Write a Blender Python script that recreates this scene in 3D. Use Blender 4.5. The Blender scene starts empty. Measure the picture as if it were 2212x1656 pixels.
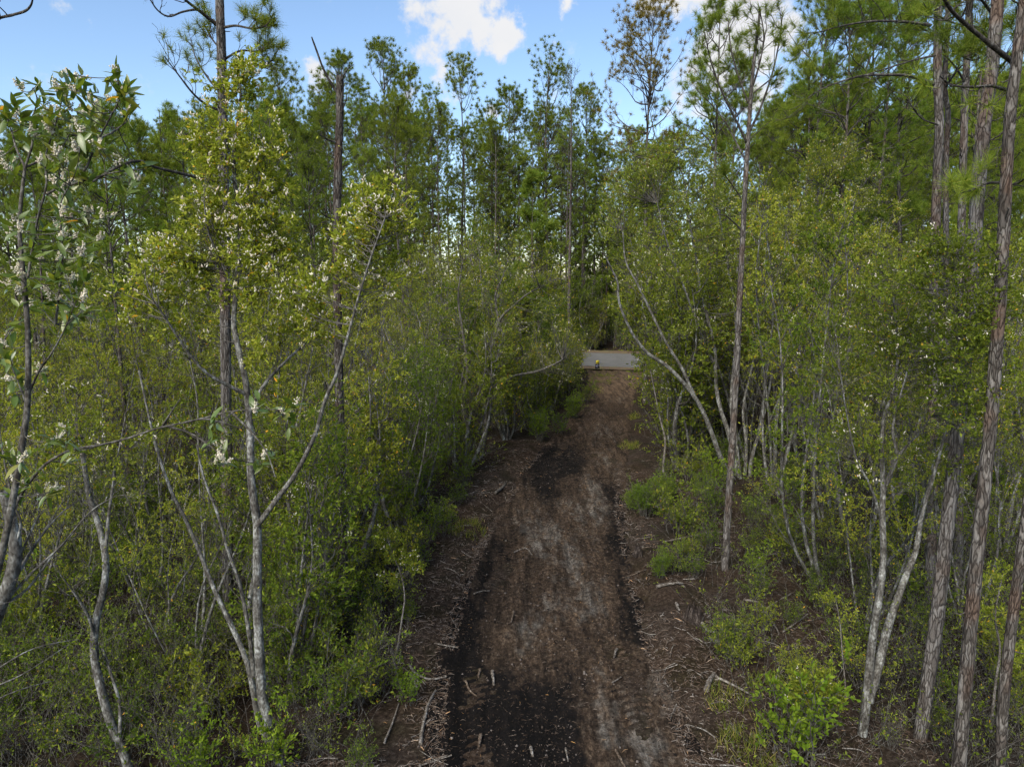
import bpy, math, random
import numpy as np
from mathutils import Vector

# ------------------------------------------------------------------ camera, world, sun, exposure
rng = np.random.default_rng(11)
random.seed(11)
SC = bpy.context.scene
COL = SC.collection
F, CX, CY, H = 1534.0, 1106.0, 828.0, 7.0          # lens in pixels of a 2212 x 1656 picture, camera height
TH = math.atan(228 / F)                            # downward tilt
CT, ST = math.cos(TH), math.sin(TH)
CAM = np.array([0.0, 0.0, H])

cam = bpy.data.cameras.new('camera')
cam.sensor_width = 36.0
cam.lens = 36.0 * F / 2212.0
cam.clip_start, cam.clip_end = 0.1, 5000
camo = bpy.data.objects.new('camera', cam)
camo.location = CAM
camo.rotation_euler = (math.pi / 2 - TH, 0, 0)
COL.objects.link(camo)
SC.camera = camo

SUN_EL, SUN_AZ = math.radians(41), math.radians(208)   # azimuth clockwise from +Y: behind the camera, to its left
sd = Vector((math.sin(SUN_AZ) * math.cos(SUN_EL), math.cos(SUN_AZ) * math.cos(SUN_EL), math.sin(SUN_EL)))
sl = bpy.data.lights.new('sun', 'SUN')
sl.energy, sl.angle, sl.color = 1.5, math.radians(35), (1.0, 0.93, 0.80)
so = bpy.data.objects.new('sun', sl)
so.rotation_euler = sd.to_track_quat('Z', 'Y').to_euler()
so.location = (0, 0, 60)
COL.objects.link(so)

SC.view_settings.view_transform = 'Standard'
SC.view_settings.look = 'None'
SC.view_settings.gamma = 1
SC.view_settings.use_curve_mapping = False
SC.view_settings.exposure = 2.05
SC.render.engine = 'CYCLES'
cy = SC.cycles
cy.use_denoising = True
cy.max_bounces, cy.diffuse_bounces, cy.glossy_bounces = 4, 3, 1
cy.transmission_bounces, cy.transparent_max_bounces = 2, 2
cy.use_adaptive_sampling, cy.adaptive_threshold, cy.adaptive_min_samples = True, .02, 20
cy.caustics_reflective = cy.caustics_refractive = False
cy.sample_clamp_indirect = 4.0


def ray(x, y):
    dx, dy = (x - CX) / F, -(y - CY) / F
    return np.array([dx, CT + dy * ST, -ST + dy * CT])


def at(x, y, Y):
    d = ray(x, y)
    return CAM + d * (Y / d[1])


def ground(x, y, z=0.0):
    d = ray(x, y)
    return CAM + d * ((z - H) / d[2])


world = bpy.data.worlds.new('World')
SC.world = world
world.use_nodes = True
world.cycles.sampling_method = 'MANUAL'
world.cycles.sample_map_resolution = 512
wt = world.node_tree
wt.nodes.clear()
N = wt.nodes.new
L = wt.links.new
wout = N('ShaderNodeOutputWorld')
sky = N('ShaderNodeTexSky')
sky.sky_type = 'NISHITA'
sky.sun_disc = False
sky.sun_elevation, sky.sun_rotation = SUN_EL, SUN_AZ
sky.altitude, sky.air_density, sky.dust_density, sky.ozone_density = 0, 1.0, 0.2, 2.6
bg1 = N('ShaderNodeBackground')
bg1.inputs['Strength'].default_value = 0.051
L(sky.outputs[0], bg1.inputs['Color'])
tc = N('ShaderNodeTexCoord')
nz = N('ShaderNodeTexNoise')
nz.inputs['Scale'].default_value, nz.inputs['Detail'].default_value, nz.inputs['Roughness'].default_value = 9.0, 7.0, 0.6
L(tc.outputs['Generated'], nz.inputs['Vector'])
wv = N('ShaderNodeVectorMath'); wv.operation = 'MULTIPLY_ADD'
L(nz.outputs['Color'], wv.inputs[0]); wv.inputs[1].default_value = (.15, .15, .15); wv.inputs[2].default_value = (-.075, -.075, -.075)
wa = N('ShaderNodeVectorMath'); wa.operation = 'ADD'
L(tc.outputs['Generated'], wa.inputs[0]); L(wv.outputs[0], wa.inputs[1])
acc = None
CLOUDS = [(900, 30, 60, .9), (960, 20, 66, 1), (1030, 30, 60, 1), (1095, 72, 60, 1), (1120, 50, 40, .9), (925, 90, 50, .75), (1010, 0, 60, 1),
          (960, 125, 45, .8), (905, 120, 50, .6), (668, 185, 46, 1), (905, 185, 34, .8), (1050, 218, 36, .9), (975, 175, 30, .5),
          (1430, 5, 60, 1), (1480, -5, 60, 1), (1540, 35, 65, 1), (1600, 60, 80, 1), (1650, 105, 85, 1), (1660, 160, 60, .9), (1560, 110, 80, .9), (1500, 190, 70, .6),
          (1235, -12, 36, .7), (1560, -30, 60, 1)]
for x, y, r, w in CLOUDS:
    c = ray(x, y); c = c / np.linalg.norm(c)
    dn = N('ShaderNodeVectorMath'); dn.operation = 'DISTANCE'
    L(wa.outputs[0], dn.inputs[0]); dn.inputs[1].default_value = tuple(c)
    mr = N('ShaderNodeMapRange'); mr.inputs['From Min'].default_value = r / F * 1.15; mr.inputs['From Max'].default_value = 0.0
    mr.inputs['To Max'].default_value = w
    L(dn.outputs['Value'], mr.inputs['Value'])
    if acc is None:
        acc = mr.outputs[0]
    else:
        mx = N('ShaderNodeMath'); mx.operation = 'MAXIMUM'
        L(acc, mx.inputs[0]); L(mr.outputs[0], mx.inputs[1]); acc = mx.outputs[0]
# the same kind of broken cloud goes on higher up and all round
n2 = N('ShaderNodeTexNoise'); n2.inputs['Scale'].default_value = 3.2; n2.inputs['Detail'].default_value = 6
L(tc.outputs['Generated'], n2.inputs['Vector'])
g1 = N('ShaderNodeMapRange'); g1.inputs['From Min'].default_value = .47; g1.inputs['From Max'].default_value = .60
L(n2.outputs['Fac'], g1.inputs['Value'])
sx = N('ShaderNodeSeparateXYZ'); L(tc.outputs['Generated'], sx.inputs[0])
g2 = N('ShaderNodeMapRange'); g2.inputs['From Min'].default_value = .40; g2.inputs['From Max'].default_value = .55
L(sx.outputs['Z'], g2.inputs['Value'])
g3 = N('ShaderNodeMath'); g3.operation = 'MULTIPLY'; L(g1.outputs[0], g3.inputs[0]); L(g2.outputs[0], g3.inputs[1])
n3 = N('ShaderNodeTexNoise'); n3.inputs['Scale'].default_value = 26; n3.inputs['Detail'].default_value = 8; n3.inputs['Roughness'].default_value = .62
L(tc.outputs['Generated'], n3.inputs['Vector'])
m1 = N('ShaderNodeMath'); m1.operation = 'MULTIPLY_ADD'; L(n3.outputs['Fac'], m1.inputs[0]); m1.inputs[1].default_value = 1.5; m1.inputs[2].default_value = -.74
m2 = N('ShaderNodeMath'); m2.operation = 'ADD'; L(m1.outputs[0], m2.inputs[0]); L(acc, m2.inputs[1])
m3 = N('ShaderNodeMapRange'); m3.interpolation_type = 'SMOOTHSTEP'; m3.inputs['From Min'].default_value = .16; m3.inputs['From Max'].default_value = .62
L(m2.outputs[0], m3.inputs['Value'])
m4 = N('ShaderNodeMath'); m4.operation = 'MAXIMUM'; L(m3.outputs[0], m4.inputs[0]); L(g3.outputs[0], m4.inputs[1])
bg2 = N('ShaderNodeBackground'); bg2.inputs['Strength'].default_value = .235
cr = N('ShaderNodeMixRGB'); cr.inputs[1].default_value = (.80, .83, .90, 1); cr.inputs[2].default_value = (1, .985, .96, 1)
L(nz.outputs['Fac'], cr.inputs[0]); L(cr.outputs[0], bg2.inputs['Color'])
mixw = N('ShaderNodeMixShader')
L(m4.outputs[0], mixw.inputs[0]); L(bg1.outputs[0], mixw.inputs[1]); L(bg2.outputs[0], mixw.inputs[2])
L(mixw.outputs[0], wout.inputs['Surface'])


# ------------------------------------------------------------------ small helpers
def unit(v):
    return v / np.maximum(np.linalg.norm(v, axis=-1, keepdims=True), 1e-9)


def vnoise(x, y, seed=0):
    x = np.asarray(x, float); y = np.asarray(y, float)
    xi, yi = np.floor(x).astype(np.int64), np.floor(y).astype(np.int64)
    fx, fy = x - xi, y - yi
    fx, fy = fx * fx * (3 - 2 * fx), fy * fy * (3 - 2 * fy)

    def h(a, b):
        n = (a * 374761393 + b * 668265263 + seed * 144665) & 0xffffffff
        n = ((n ^ (n >> 13)) * 1274126177) & 0xffffffff
        return ((n ^ (n >> 16)) & 0xffff) / 65535.0
    return (h(xi, yi) * (1 - fx) + h(xi + 1, yi) * fx) * (1 - fy) + (h(xi, yi + 1) * (1 - fx) + h(xi + 1, yi + 1) * fx) * fy


def fbm(x, y, seed=0, o=4):
    s, a, t = 0, 1.0, 0
    for k in range(o):
        s = s + a * vnoise(x * 2 ** k, y * 2 ** k, seed + k); t += a; a *= .5
    return s / t


def sstep(a, b, x):
    t = np.clip((x - a) / (b - a), 0, 1)
    return t * t * (3 - 2 * t)


class MB:
    """collects vertices and faces and makes one mesh"""
    def __init__(self):
        self.v, self.f, self.n = [], {3: [], 4: []}, 0

    def add(self, v, f):
        v = np.asarray(v, float).reshape(-1, 3); f = np.asarray(f, np.int64)
        self.f[f.shape[1]].append(f + self.n)
        self.v.append(v); self.n += len(v)

    def tubes(self, pts, rad, k=5, cap=False):
        """pts (N,P,3) rad (N,P)"""
        pts = np.asarray(pts, float); rad = np.asarray(rad, float)
        if len(pts) == 0:
            return
        n, p, _ = pts.shape
        tan = unit(np.gradient(pts, axis=1))
        ref = unit(np.cross(pts[:, -1] - pts[:, 0], np.array([[.31, .83, .21]]) + 0 * pts[:, 0]))
        u = unit(np.cross(tan, ref[:, None, :]))
        w = np.cross(tan, u)
        a = np.arange(k) * 2 * math.pi / k
        ring = u[:, :, None, :] * np.cos(a)[None, None, :, None] + w[:, :, None, :] * np.sin(a)[None, None, :, None]
        v = pts[:, :, None, :] + ring * rad[:, :, None, None]
        i = np.arange(p - 1)[:, None] * k
        j = np.arange(k)[None, :]
        q = np.stack([i + j, i + (j + 1) % k, i + k + (j + 1) % k, i + k + j], -1).reshape(-1, 4)
        f = (q[None] + (np.arange(n) * p * k)[:, None, None]).reshape(-1, 4)
        self.add(v, f)
        if cap:
            vv = v.reshape(n, p, k, 3)
            for e in (0, p - 1):
                c = vv[:, e].mean(1, keepdims=True)
                allv = np.concatenate([vv[:, e], c], 1)
                t = np.stack([np.arange(k), (np.arange(k) + 1) % k, np.full(k, k)], -1)
                self.add(allv, (t[None] + (np.arange(n) * (k + 1))[:, None, None]).reshape(-1, 3))

    def leaves(self, p, d, ln, wd, fold=.18, droop=.0):
        """folded four-cornered leaves: p base, d direction, ln length, wd width"""
        n = len(p)
        if n == 0:
            return
        r = unit(rng.normal(size=(n, 3)) + np.array([0, 0, .9]))
        s = unit(np.cross(d, r)); up = np.cross(s, d)
        ln, wd = np.asarray(ln)[:, None], np.asarray(wd)[:, None]
        m = p + d * ln * .48 - up * ln * droop * .25
        tip = p + d * ln - up * ln * droop
        v = np.stack([p, m + s * wd * .5 + up * wd * fold, tip, m - s * wd * .5 + up * wd * fold], 1)
        b = (np.arange(n) * 4)[:, None]
        f = np.concatenate([b + np.array([[0, 1, 2]]), b + np.array([[0, 2, 3]])], 1).reshape(-1, 3)
        self.add(v, f)

    def needles(self, p, d, ln, wd):
        n = len(p)
        if n == 0:
            return
        s = unit(np.cross(d, rng.normal(size=(n, 3))))
        wd = np.asarray(wd)[:, None] * .5
        v = np.stack([p - s * wd, p + s * wd, p + d * np.asarray(ln)[:, None]], 1)
        self.add(v, np.arange(n * 3).reshape(-1, 3))

    def buds(self, p, d, ln, wd):
        """small six-cornered flower spikes"""
        n = len(p)
        if n == 0:
            return
        s = unit(np.cross(d, rng.normal(size=(n, 3)))); t = np.cross(d, s)
        ln, wd = np.asarray(ln)[:, None], np.asarray(wd)[:, None] * .5
        m = p + d * ln * .45
        v = np.stack([p, m + s * wd, m + t * wd, m - s * wd, m - t * wd, p + d * ln], 1)
        t0 = np.array([[0, 2, 1], [0, 3, 2], [0, 4, 3], [0, 1, 4], [5, 1, 2], [5, 2, 3], [5, 3, 4], [5, 4, 1]])
        f = (t0[None] + (np.arange(n) * 6)[:, None, None]).reshape(-1, 3)
        self.add(v, f)

    def box(self, c, ax, half):
        c = np.asarray(c, float); ax = np.asarray(ax, float)
        v = []
        for i in (-1, 1):
            for j in (-1, 1):
                for k in (-1, 1):
                    v.append(c + ax[0] * half[0] * i + ax[1] * half[1] * j + ax[2] * half[2] * k)
        self.add(v, [[0, 1, 3, 2], [4, 6, 7, 5], [0, 4, 5, 1], [2, 3, 7, 6], [0, 2, 6, 4], [1, 5, 7, 3]])

    def mesh(self, name, smooth=False):
        me = bpy.data.meshes.new(name)
        v = np.concatenate(self.v) if self.v else np.zeros((0, 3))
        f3 = np.concatenate(self.f[3]) if self.f[3] else np.zeros((0, 3), np.int64)
        f4 = np.concatenate(self.f[4]) if self.f[4] else np.zeros((0, 4), np.int64)
        me.vertices.add(len(v)); me.vertices.foreach_set('co', v.ravel().astype(np.float32))
        nl = f3.size + f4.size
        me.loops.add(nl)
        me.loops.foreach_set('vertex_index', np.concatenate([f3.ravel(), f4.ravel()]).astype(np.int32))
        me.polygons.add(len(f3) + len(f4))
        st = np.concatenate([np.arange(len(f3)) * 3, f3.size + np.arange(len(f4)) * 4]).astype(np.int32)
        me.polygons.foreach_set('loop_start', st)
        if smooth:
            me.polygons.foreach_set('use_smooth', np.ones(len(st), bool))
        me.update(calc_edges=True)
        return me


def link(name, me, mat=None, parent=None):
    o = bpy.data.objects.new(name, me)
    if mat is not None and me is not None and len(me.materials) == 0:
        me.materials.append(mat)
    COL.objects.link(o)
    if parent is not None:
        o.parent = parent
    return o


def thing(name, label, cat, loc=(0, 0, 0), group=None, rz=0.0, sc=1.0):
    o = bpy.data.objects.new(name, None)
    o.empty_display_size = .3
    o.location = tuple(float(a) for a in loc); o.rotation_euler = (0, 0, rz)
    o.scale = (sc, sc, sc)
    o['label'] = label; o['category'] = cat
    if group:
        o['group'] = group
    COL.objects.link(o)
    return o


def structure(name, me, mat):
    o = link(name, me, mat); o['kind'] = 'structure'
    return o


# ------------------------------------------------------------------ materials
class M:
    def __init__(self, name):
        self.m = bpy.data.materials.new(name); self.m.use_nodes = True
        self.t = self.m.node_tree
        self.b = self.t.nodes['Principled BSDF']; self.o = self.t.nodes['Material Output']

    def n(self, kind, **kw):
        nd = self.t.nodes.new('ShaderNode' + kind)
        for k, v in kw.items():
            if k[0] == '_':
                setattr(nd, k[1:], v)
            else:
                nd.inputs[k.replace('_', ' ')].default_value = v
        return nd

    def l(self, a, b):
        self.t.links.new(a, b)

    def ramp(self, fac, stops, interp='LINEAR'):
        r = self.n('ValToRGB'); r.color_ramp.interpolation = interp
        e = r.color_ramp.elements
        while len(e) < len(stops):
            e.new(.5)
        for el, (p, c) in zip(e, stops):
            el.position = p; el.color = (*c, 1)
        self.l(fac, r.inputs[0])
        return r.outputs[0]

    def mix(self, fac, a, b, mode='MIX'):
        x = self.n('MixRGB', _blend_type=mode)
        for s, i in ((fac, 0), (a, 1), (b, 2)):
            if isinstance(s, (int, float)):
                x.inputs[i].default_value = s
            elif isinstance(s, tuple):
                x.inputs[i].default_value = (*s, 1)
            else:
                self.l(s, x.inputs[i])
        return x.outputs[0]

    def noise(self, scale, detail=4, vec=None, rough=.55):
        x = self.n('TexNoise', Scale=scale, Detail=detail, Roughness=rough)
        if vec is not None:
            self.l(vec, x.inputs['Vector'])
        return x.outputs['Fac']

    def bump(self, h, strength=.5, dist=.02):
        x = self.n('Bump', Strength=strength, Distance=dist)
        self.l(h, x.inputs['Height']); self.l(x.outputs[0], self.b.inputs['Normal'])


def leaf_mat(name, stops, rough=.5, trans=.35, spec=0, tint=((.74, .80, .74), (1.25, 1.16, 1.0))):
    a = M(name)
    g = a.n('NewGeometry')
    c = a.ramp(g.outputs['Random Per Island'], stops)
    oi = a.n('ObjectInfo')
    t = a.ramp(oi.outputs['Random'], [(0, tint[0]), (1, tint[1])])
    c = a.mix(1.0, c, t, 'MULTIPLY')
    if spec:
        a.l(c, a.b.inputs['Base Color'])
        a.b.inputs['Roughness'].default_value = rough
        a.b.inputs['Specular IOR Level'].default_value = spec
        front = a.b
    else:
        front = a.n('BsdfDiffuse'); a.l(c, front.inputs[0]); a.t.nodes.remove(a.b)
    tr = a.n('BsdfTranslucent'); a.l(a.mix(1.0, c, (2.6 * trans, 2.5 * trans, .9 * trans), 'MULTIPLY'), tr.inputs[0])
    mx = a.n('AddShader')
    a.l(front.outputs[0], mx.inputs[0]); a.l(tr.outputs[0], mx.inputs[1])
    a.l(mx.outputs[0], a.o.inputs['Surface'])
    return a.m


def flat_mat(name, col, rough=.7, var=None):
    a = M(name)
    if var is None:
        n = a.noise(14.0)
        a.l(a.ramp(n, [(.3, tuple(c * .8 for c in col)), (.7, tuple(min(1, c * 1.15) for c in col))]), a.b.inputs['Base Color'])
    else:
        g = a.n('NewGeometry')
        a.l(a.ramp(g.outputs['Random Per Island'], var), a.b.inputs['Base Color'])
    a.b.inputs['Roughness'].default_value = rough
    a.b.inputs['Specular IOR Level'].default_value = .2
    return a.m


LEAF_Y = leaf_mat('leaf_yellow_green', [(0, (.085, .115, .015)), (.45, (.135, .165, .024)), (.8, (.19, .21, .038)), (.985, (.24, .24, .055)), (.99, (.42, .24, .02)), (1, (.40, .22, .03))])
LEAF_M = leaf_mat('leaf_mid_green', [(0, (.06, .08, .012)), (.5, (.10, .125, .018)), (.9, (.16, .178, .03)), (.985, (.18, .20, .04)), (.99, (.38, .22, .03)), (1, (.36, .20, .03))])
LEAF_D = leaf_mat('leaf_deep_green', [(0, (.034, .06, .010)), (.5, (.062, .094, .014)), (.9, (.10, .135, .022)), (1, (.14, .16, .03))])
LEAF_B = leaf_mat('leaf_fresh_green', [(0, (.05, .088, .010)), (.5, (.08, .125, .014)), (1, (.13, .175, .024))])
LEAF_N = leaf_mat('leaf_near_glossy', [(0, (.028, .056, .010)), (.4, (.048, .08, .015)), (.8, (.082, .11, .022)), (1, (.13, .13, .03))], rough=.38, spec=.5)
LEAF_O = leaf_mat('leaf_turned', [(0, (.45, .16, .02)), (.5, (.5, .28, .03)), (1, (.35, .06, .03))])
NEED_G = leaf_mat('needle_green', [(0, (.044, .068, .013)), (.5, (.078, .108, .020)), (.9, (.125, .152, .030)), (1, (.17, .17, .045))], rough=.45, trans=.3, tint=((.85, .88, .8), (1.2, 1.12, .9)))
NEED_L = leaf_mat('needle_light', [(0, (.06, .10, .016)), (.5, (.10, .145, .025)), (1, (.165, .19, .04))], rough=.45, trans=.3)
NEED_B = leaf_mat('needle_olive', [(0, (.07, .068, .02)), (.5, (.115, .10, .03)), (1, (.17, .125, .04))], rough=.5, trans=.2)
GRASS = leaf_mat('grass_blade', [(0, (.05, .075, .012)), (.5, (.09, .11, .02)), (.8, (.15, .14, .04)), (1, (.24, .19, .09))])
BLOOM = flat_mat('blossom_white', (.8, .78, .72), .6, [(0, (.38, .35, .22)), (.3, (.54, .50, .38)), (.8, (.68, .64, .54)), (1, (.58, .45, .37))])
BLOOMY = flat_mat('blossom_cream', (.7, .7, .5), .6, [(0, (.34, .34, .13)), (.4, (.48, .46, .24)), (1, (.60, .57, .40))])


def bark_pale(name, dark, mid, light, s=1.0):
    a = M(name)
    t = a.n('TexCoord')
    mp = a.n('Mapping'); mp.inputs['Scale'].default_value = (1, 1, .55)
    a.l(t.outputs['Object'], mp.inputs[0])
    n1 = a.noise(9 * s, 5, mp.outputs[0]); n2 = a.noise(38 * s, 4, mp.outputs[0])
    c = a.ramp(n1, [(.32, dark), (.5, mid), (.66, light)])
    c2 = a.ramp(n2, [(.40, (.45, .43, .40)), (.56, (1, 1, 1)), (.68, (1.5, 1.52, 1.5))])
    a.l(a.mix(1.0, c, c2, 'MULTIPLY'), a.b.inputs['Base Color'])
    a.b.inputs['Roughness'].default_value = .85; a.b.inputs['Specular IOR Level'].default_value = .15
    a.bump(n2, .5, .01)
    return a.m


BARK_T = bark_pale('bark_grey_lichen', (.055, .05, .045), (.125, .12, .11), (.27, .275, .265))
BARK_TW = bark_pale('bark_twig_grey', (.05, .044, .038), (.095, .088, .078), (.16, .155, .145), 2)
BARK_W = bark_pale('wood_weathered', (.07, .058, .048), (.15, .132, .116), (.27, .255, .24), 1.6)
BARK_DK = bark_pale('wood_brown', (.05, .035, .026), (.11, .082, .062), (.20, .165, .135), 1.6)


def bark_pine(name, c1, c2, c3, red):
    a = M(name)
    t = a.n('TexCoord')
    mp = a.n('Mapping'); mp.inputs['Scale'].default_value = (1, 1, .24)
    a.l(t.outputs['Object'], mp.inputs[0])
    wn = a.n('TexNoise', Scale=6.0, Detail=3.0); a.l(mp.outputs[0], wn.inputs['Vector'])
    wv = a.n('VectorMath', _operation='MULTIPLY_ADD'); a.l(wn.outputs['Color'], wv.inputs[0]); wv.inputs[1].default_value = (.26, .26, .26); a.l(mp.outputs[0], wv.inputs[2])
    vo = a.n('TexVoronoi', Scale=17.0, _feature='DISTANCE_TO_EDGE'); a.l(wv.outputs[0], vo.inputs['Vector'])
    vc = a.n('TexVoronoi', Scale=17.0); a.l(wv.outputs[0], vc.inputs['Vector'])
    cr = a.ramp(vo.outputs['Distance'], [(0, (.30, .28, .27)), (.10, (.75, .74, .73)), (.25, (1, 1, 1))])
    sp = a.n('SeparateColor'); a.l(vc.outputs['Color'], sp.inputs[0])
    pc = a.ramp(sp.outputs[0], [(0, c1), (.4, c2), (.8, c3), (1, c3)])
    big = a.noise(1.3, 3, t.outputs['Object'])
    rf = a.ramp(big, [(.50, (0, 0, 0)), (.60, (1, 1, 1))])
    pc = a.mix(rf, pc, a.mix(.75, pc, red))
    fine = a.noise(90, 3, mp.outputs[0])
    pc = a.mix(1.0, pc, a.ramp(fine, [(.3, (.7, .7, .7)), (.7, (1.25, 1.25, 1.25))]), 'MULTIPLY')
    a.l(a.mix(1.0, pc, cr, 'MULTIPLY'), a.b.inputs['Base Color'])
    a.b.inputs['Roughness'].default_value = .9; a.b.inputs['Specular IOR Level'].default_value = .1
    a.bump(a.mix(.3, cr, fine), .9, .03)
    return a.m


BARK_P = bark_pine('bark_pine_plates', (.06, .052, .047), (.105, .094, .085), (.17, .157, .146), (.11, .072, .054))
BARK_PF = bark_pine('bark_pine_grey', (.075, .066, .06), (.125, .113, .105), (.18, .168, .16), (.125, .085, .065))
BARK_S = bark_pine('bark_snag', (.05, .041, .036), (.085, .073, .065), (.13, .118, .108), (.085, .058, .045))
BOUGH = bark_pale('bark_bough_dark', (.03, .026, .022), (.06, .053, .046), (.12, .113, .104))

# ------------------------------------------------------------------ ground plan: track, road, height of the ground
ROWS = [(1650, 928, 1512), (1500, 940, 1452), (1400, 958, 1415), (1300, 985, 1388), (1200, 1020, 1362), (1100, 1075, 1342), (1000, 1140, 1345),
        (950, 1188, 1355), (900, 1232, 1360), (850, 1262, 1368), (815, 1274, 1382), (800, 1274, 1392)]
ty, tl, tr_ = [], [], []
for yy, xl, xr in ROWS:
    a, b = ground(xl, yy), ground(xr, yy)
    ty.append(a[1]); tl.append(a[0]); tr_.append(b[0])
ty = np.array([-12.0, 3.0] + ty + [58.0]); tl = np.array([-1.3, -1.2] + tl + [tl[-1]]); tr_ = np.array([2.6, 2.7] + tr_ + [tr_[-1] + .2])


def tk(y):
    l, r = np.interp(y, ty, tl), np.interp(y, ty, tr_)
    return (l + r) / 2, (r - l) / 2


RA, RB = ground(1270, 791), ground(1395, 795)
RU = unit((RB - RA)[:2]); RN = np.array([-RU[1], RU[0]])
RW = 5.4


def road_s(x, y):
    return (x - RA[0]) * RN[0] + (y - RA[1]) * RN[1]


def base_z(x, y):
    s = road_s(x, y)
    return .5 * np.clip(s / RW, 0, 1)


def gz(x, y):
    x = np.asarray(x, float); y = np.asarray(y, float)
    c, w = tk(y)
    d = np.abs(x - c) - w + (fbm(x * 1.7, y * 1.7, 5) - .5) * .7
    s = road_s(x, y)
    n = (fbm(x * .25, y * .25, 1) - .5) * .5 + (fbm(x * 1.3, y * 1.3, 2) - .5) * .14 + (fbm(x * 4, y * 4, 3, 3) - .5) * .05
    off = sstep(-.2, .5, d)
    far = sstep(-5, -1.2, s) * (1 - sstep(RW + 1.5, RW + 5, s))
    n = n * (1 - far)
    ontrack = (y < RA[1] + 8)
    z = n * np.where(ontrack, off, 1) - .12 * np.where(ontrack, 1 - off, 0) * (1 - sstep(-2.5, -.5, s)) + .05 * np.exp(-((d - .45) / .35) ** 2) * ontrack * (1 - far)
    return base_z(x, y) + z - .07 * far


def spread(lo, hi, step, out, g=1.22):
    a = list(np.arange(lo, hi + 1e-6, step))
    s, v = step, hi
    up = []
    while v < out[1]:
        s *= g; v += s; up.append(v)
    s, v, dn = step, lo, []
    while v > out[0]:
        s *= g; v -= s; dn.append(v)
    return np.array(dn[::-1] + a + up)


xs = spread(-15, 17, .2, (-1800, 1800)); ys = np.concatenate([spread(7, 34, .2, (-300, 33))[:-1], spread(34, 80, .6, (33.9, 2600))[1:]])
ys = np.unique(np.round(ys, 4))
X, Y = np.meshgrid(xs, ys)
Z = gz(X, Y)
mb = MB()
nx, ny = len(xs), len(ys)
idx = (np.arange(ny - 1)[:, None] * nx + np.arange(nx - 1)[None]).ravel()
mb.add(np.stack([X, Y, Z], -1), np.stack([idx, idx + 1, idx + nx + 1, idx + nx], -1))
gm = M('forest_floor_litter')
t = gm.n('TexCoord')
n1 = gm.noise(1.1, 5, t.outputs['Object']); n2 = gm.noise(13, 9, t.outputs['Object'], .8); n3 = gm.noise(.35, 3, t.outputs['Object'])
c = gm.ramp(n2, [(.34, (.006, .004, .003)), (.5, (.030, .022, .017)), (.6, (.062, .050, .041)), (.72, (.14, .122, .108))])
c = gm.mix(gm.ramp(n1, [(.45, (0, 0, 0)), (.62, (.8, .8, .8))]), c, gm.mix(1.0, c, (.55, .62, .42), 'MULTIPLY'))
c = gm.mix(gm.ramp(n3, [(.4, (0, 0, 0)), (.6, (.6, .6, .6))]), c, gm.mix(1.0, c, (1.2, .98, .78), 'MULTIPLY'))
gm.l(c, gm.b.inputs['Base Color']); gm.b.inputs['Roughness'].default_value = .95; gm.b.inputs['Specular IOR Level'].default_value = .1
gm.bump(n2, .8, .04)
structure('forest_floor', mb.mesh('forest_floor', True), gm.m)


def track_z(x, y):
    c, w = tk(y)
    u = (x - c) / np.maximum(w, .1)
    wob = (fbm(y * .15 + 0 * x, y * 0 + 3.3, 9) - .5) * .25
    z = -.045 + (fbm(x * 2.2, y * 1.4, 21) - .5) * .10 + (fbm(x * 7, y * 5, 22, 3) - .5) * .055
    for k, (uc, wd, dp) in enumerate(((-.62, .20, .09), (-.12, .17, .07), (.30, .16, .065), (.70, .18, .08))):
        r = np.exp(-(((u - uc - wob) / wd) ** 2) ** 1.5)
        wear = sstep(.42, .58, fbm(x * .5, y * .35, 40 + k))
        z = z - dp * r * (.5 + .5 * wear) + .024 * r * wear * np.sign(np.sin(2 * math.pi * (y + .12 * np.sin(x * 5)) / .21)) * sstep(.35, .6, fbm(x * 3, y * 3, 50 + k, 2))
    e = np.abs(u) * w - w
    return z - .24 * sstep(-.05, .6, e)


# the track: a ribbon of worked soil whose rims sink into the litter
tyv = np.concatenate([np.arange(-8, 7, .5), np.arange(7, 22, .045), np.arange(22, 36, .09), np.arange(36, RA[1] - .1, .18)])
V = np.linspace(-1, 1, 121)
cy_, wy_ = tk(tyv)
TX = cy_[:, None] + V[None] * (wy_[:, None] + .55)
TY = np.repeat(tyv[:, None], len(V), 1)
TZ = track_z(TX, TY) + base_z(TX, TY)
U = (TX - cy_[:, None]) / wy_[:, None]
peat = fbm(TX * .55, TY * .28, 61) * .55 + fbm(TX * 2.6, TY * 1.1, 62) * .45


def spot(cx, cyy, rx, ry):
    g = ground(cx, cyy); e = ground(cx + rx, cyy)
    f = ground(cx, cyy + ry); b = ground(cx, cyy - ry)
    return np.exp(-(((TX - g[0]) / abs(e[0] - g[0])) ** 2 + np.where(TY < g[1], (TY - g[1]) / (g[1] - f[1]), (TY - g[1]) / (b[1] - g[1])) ** 2))


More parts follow.
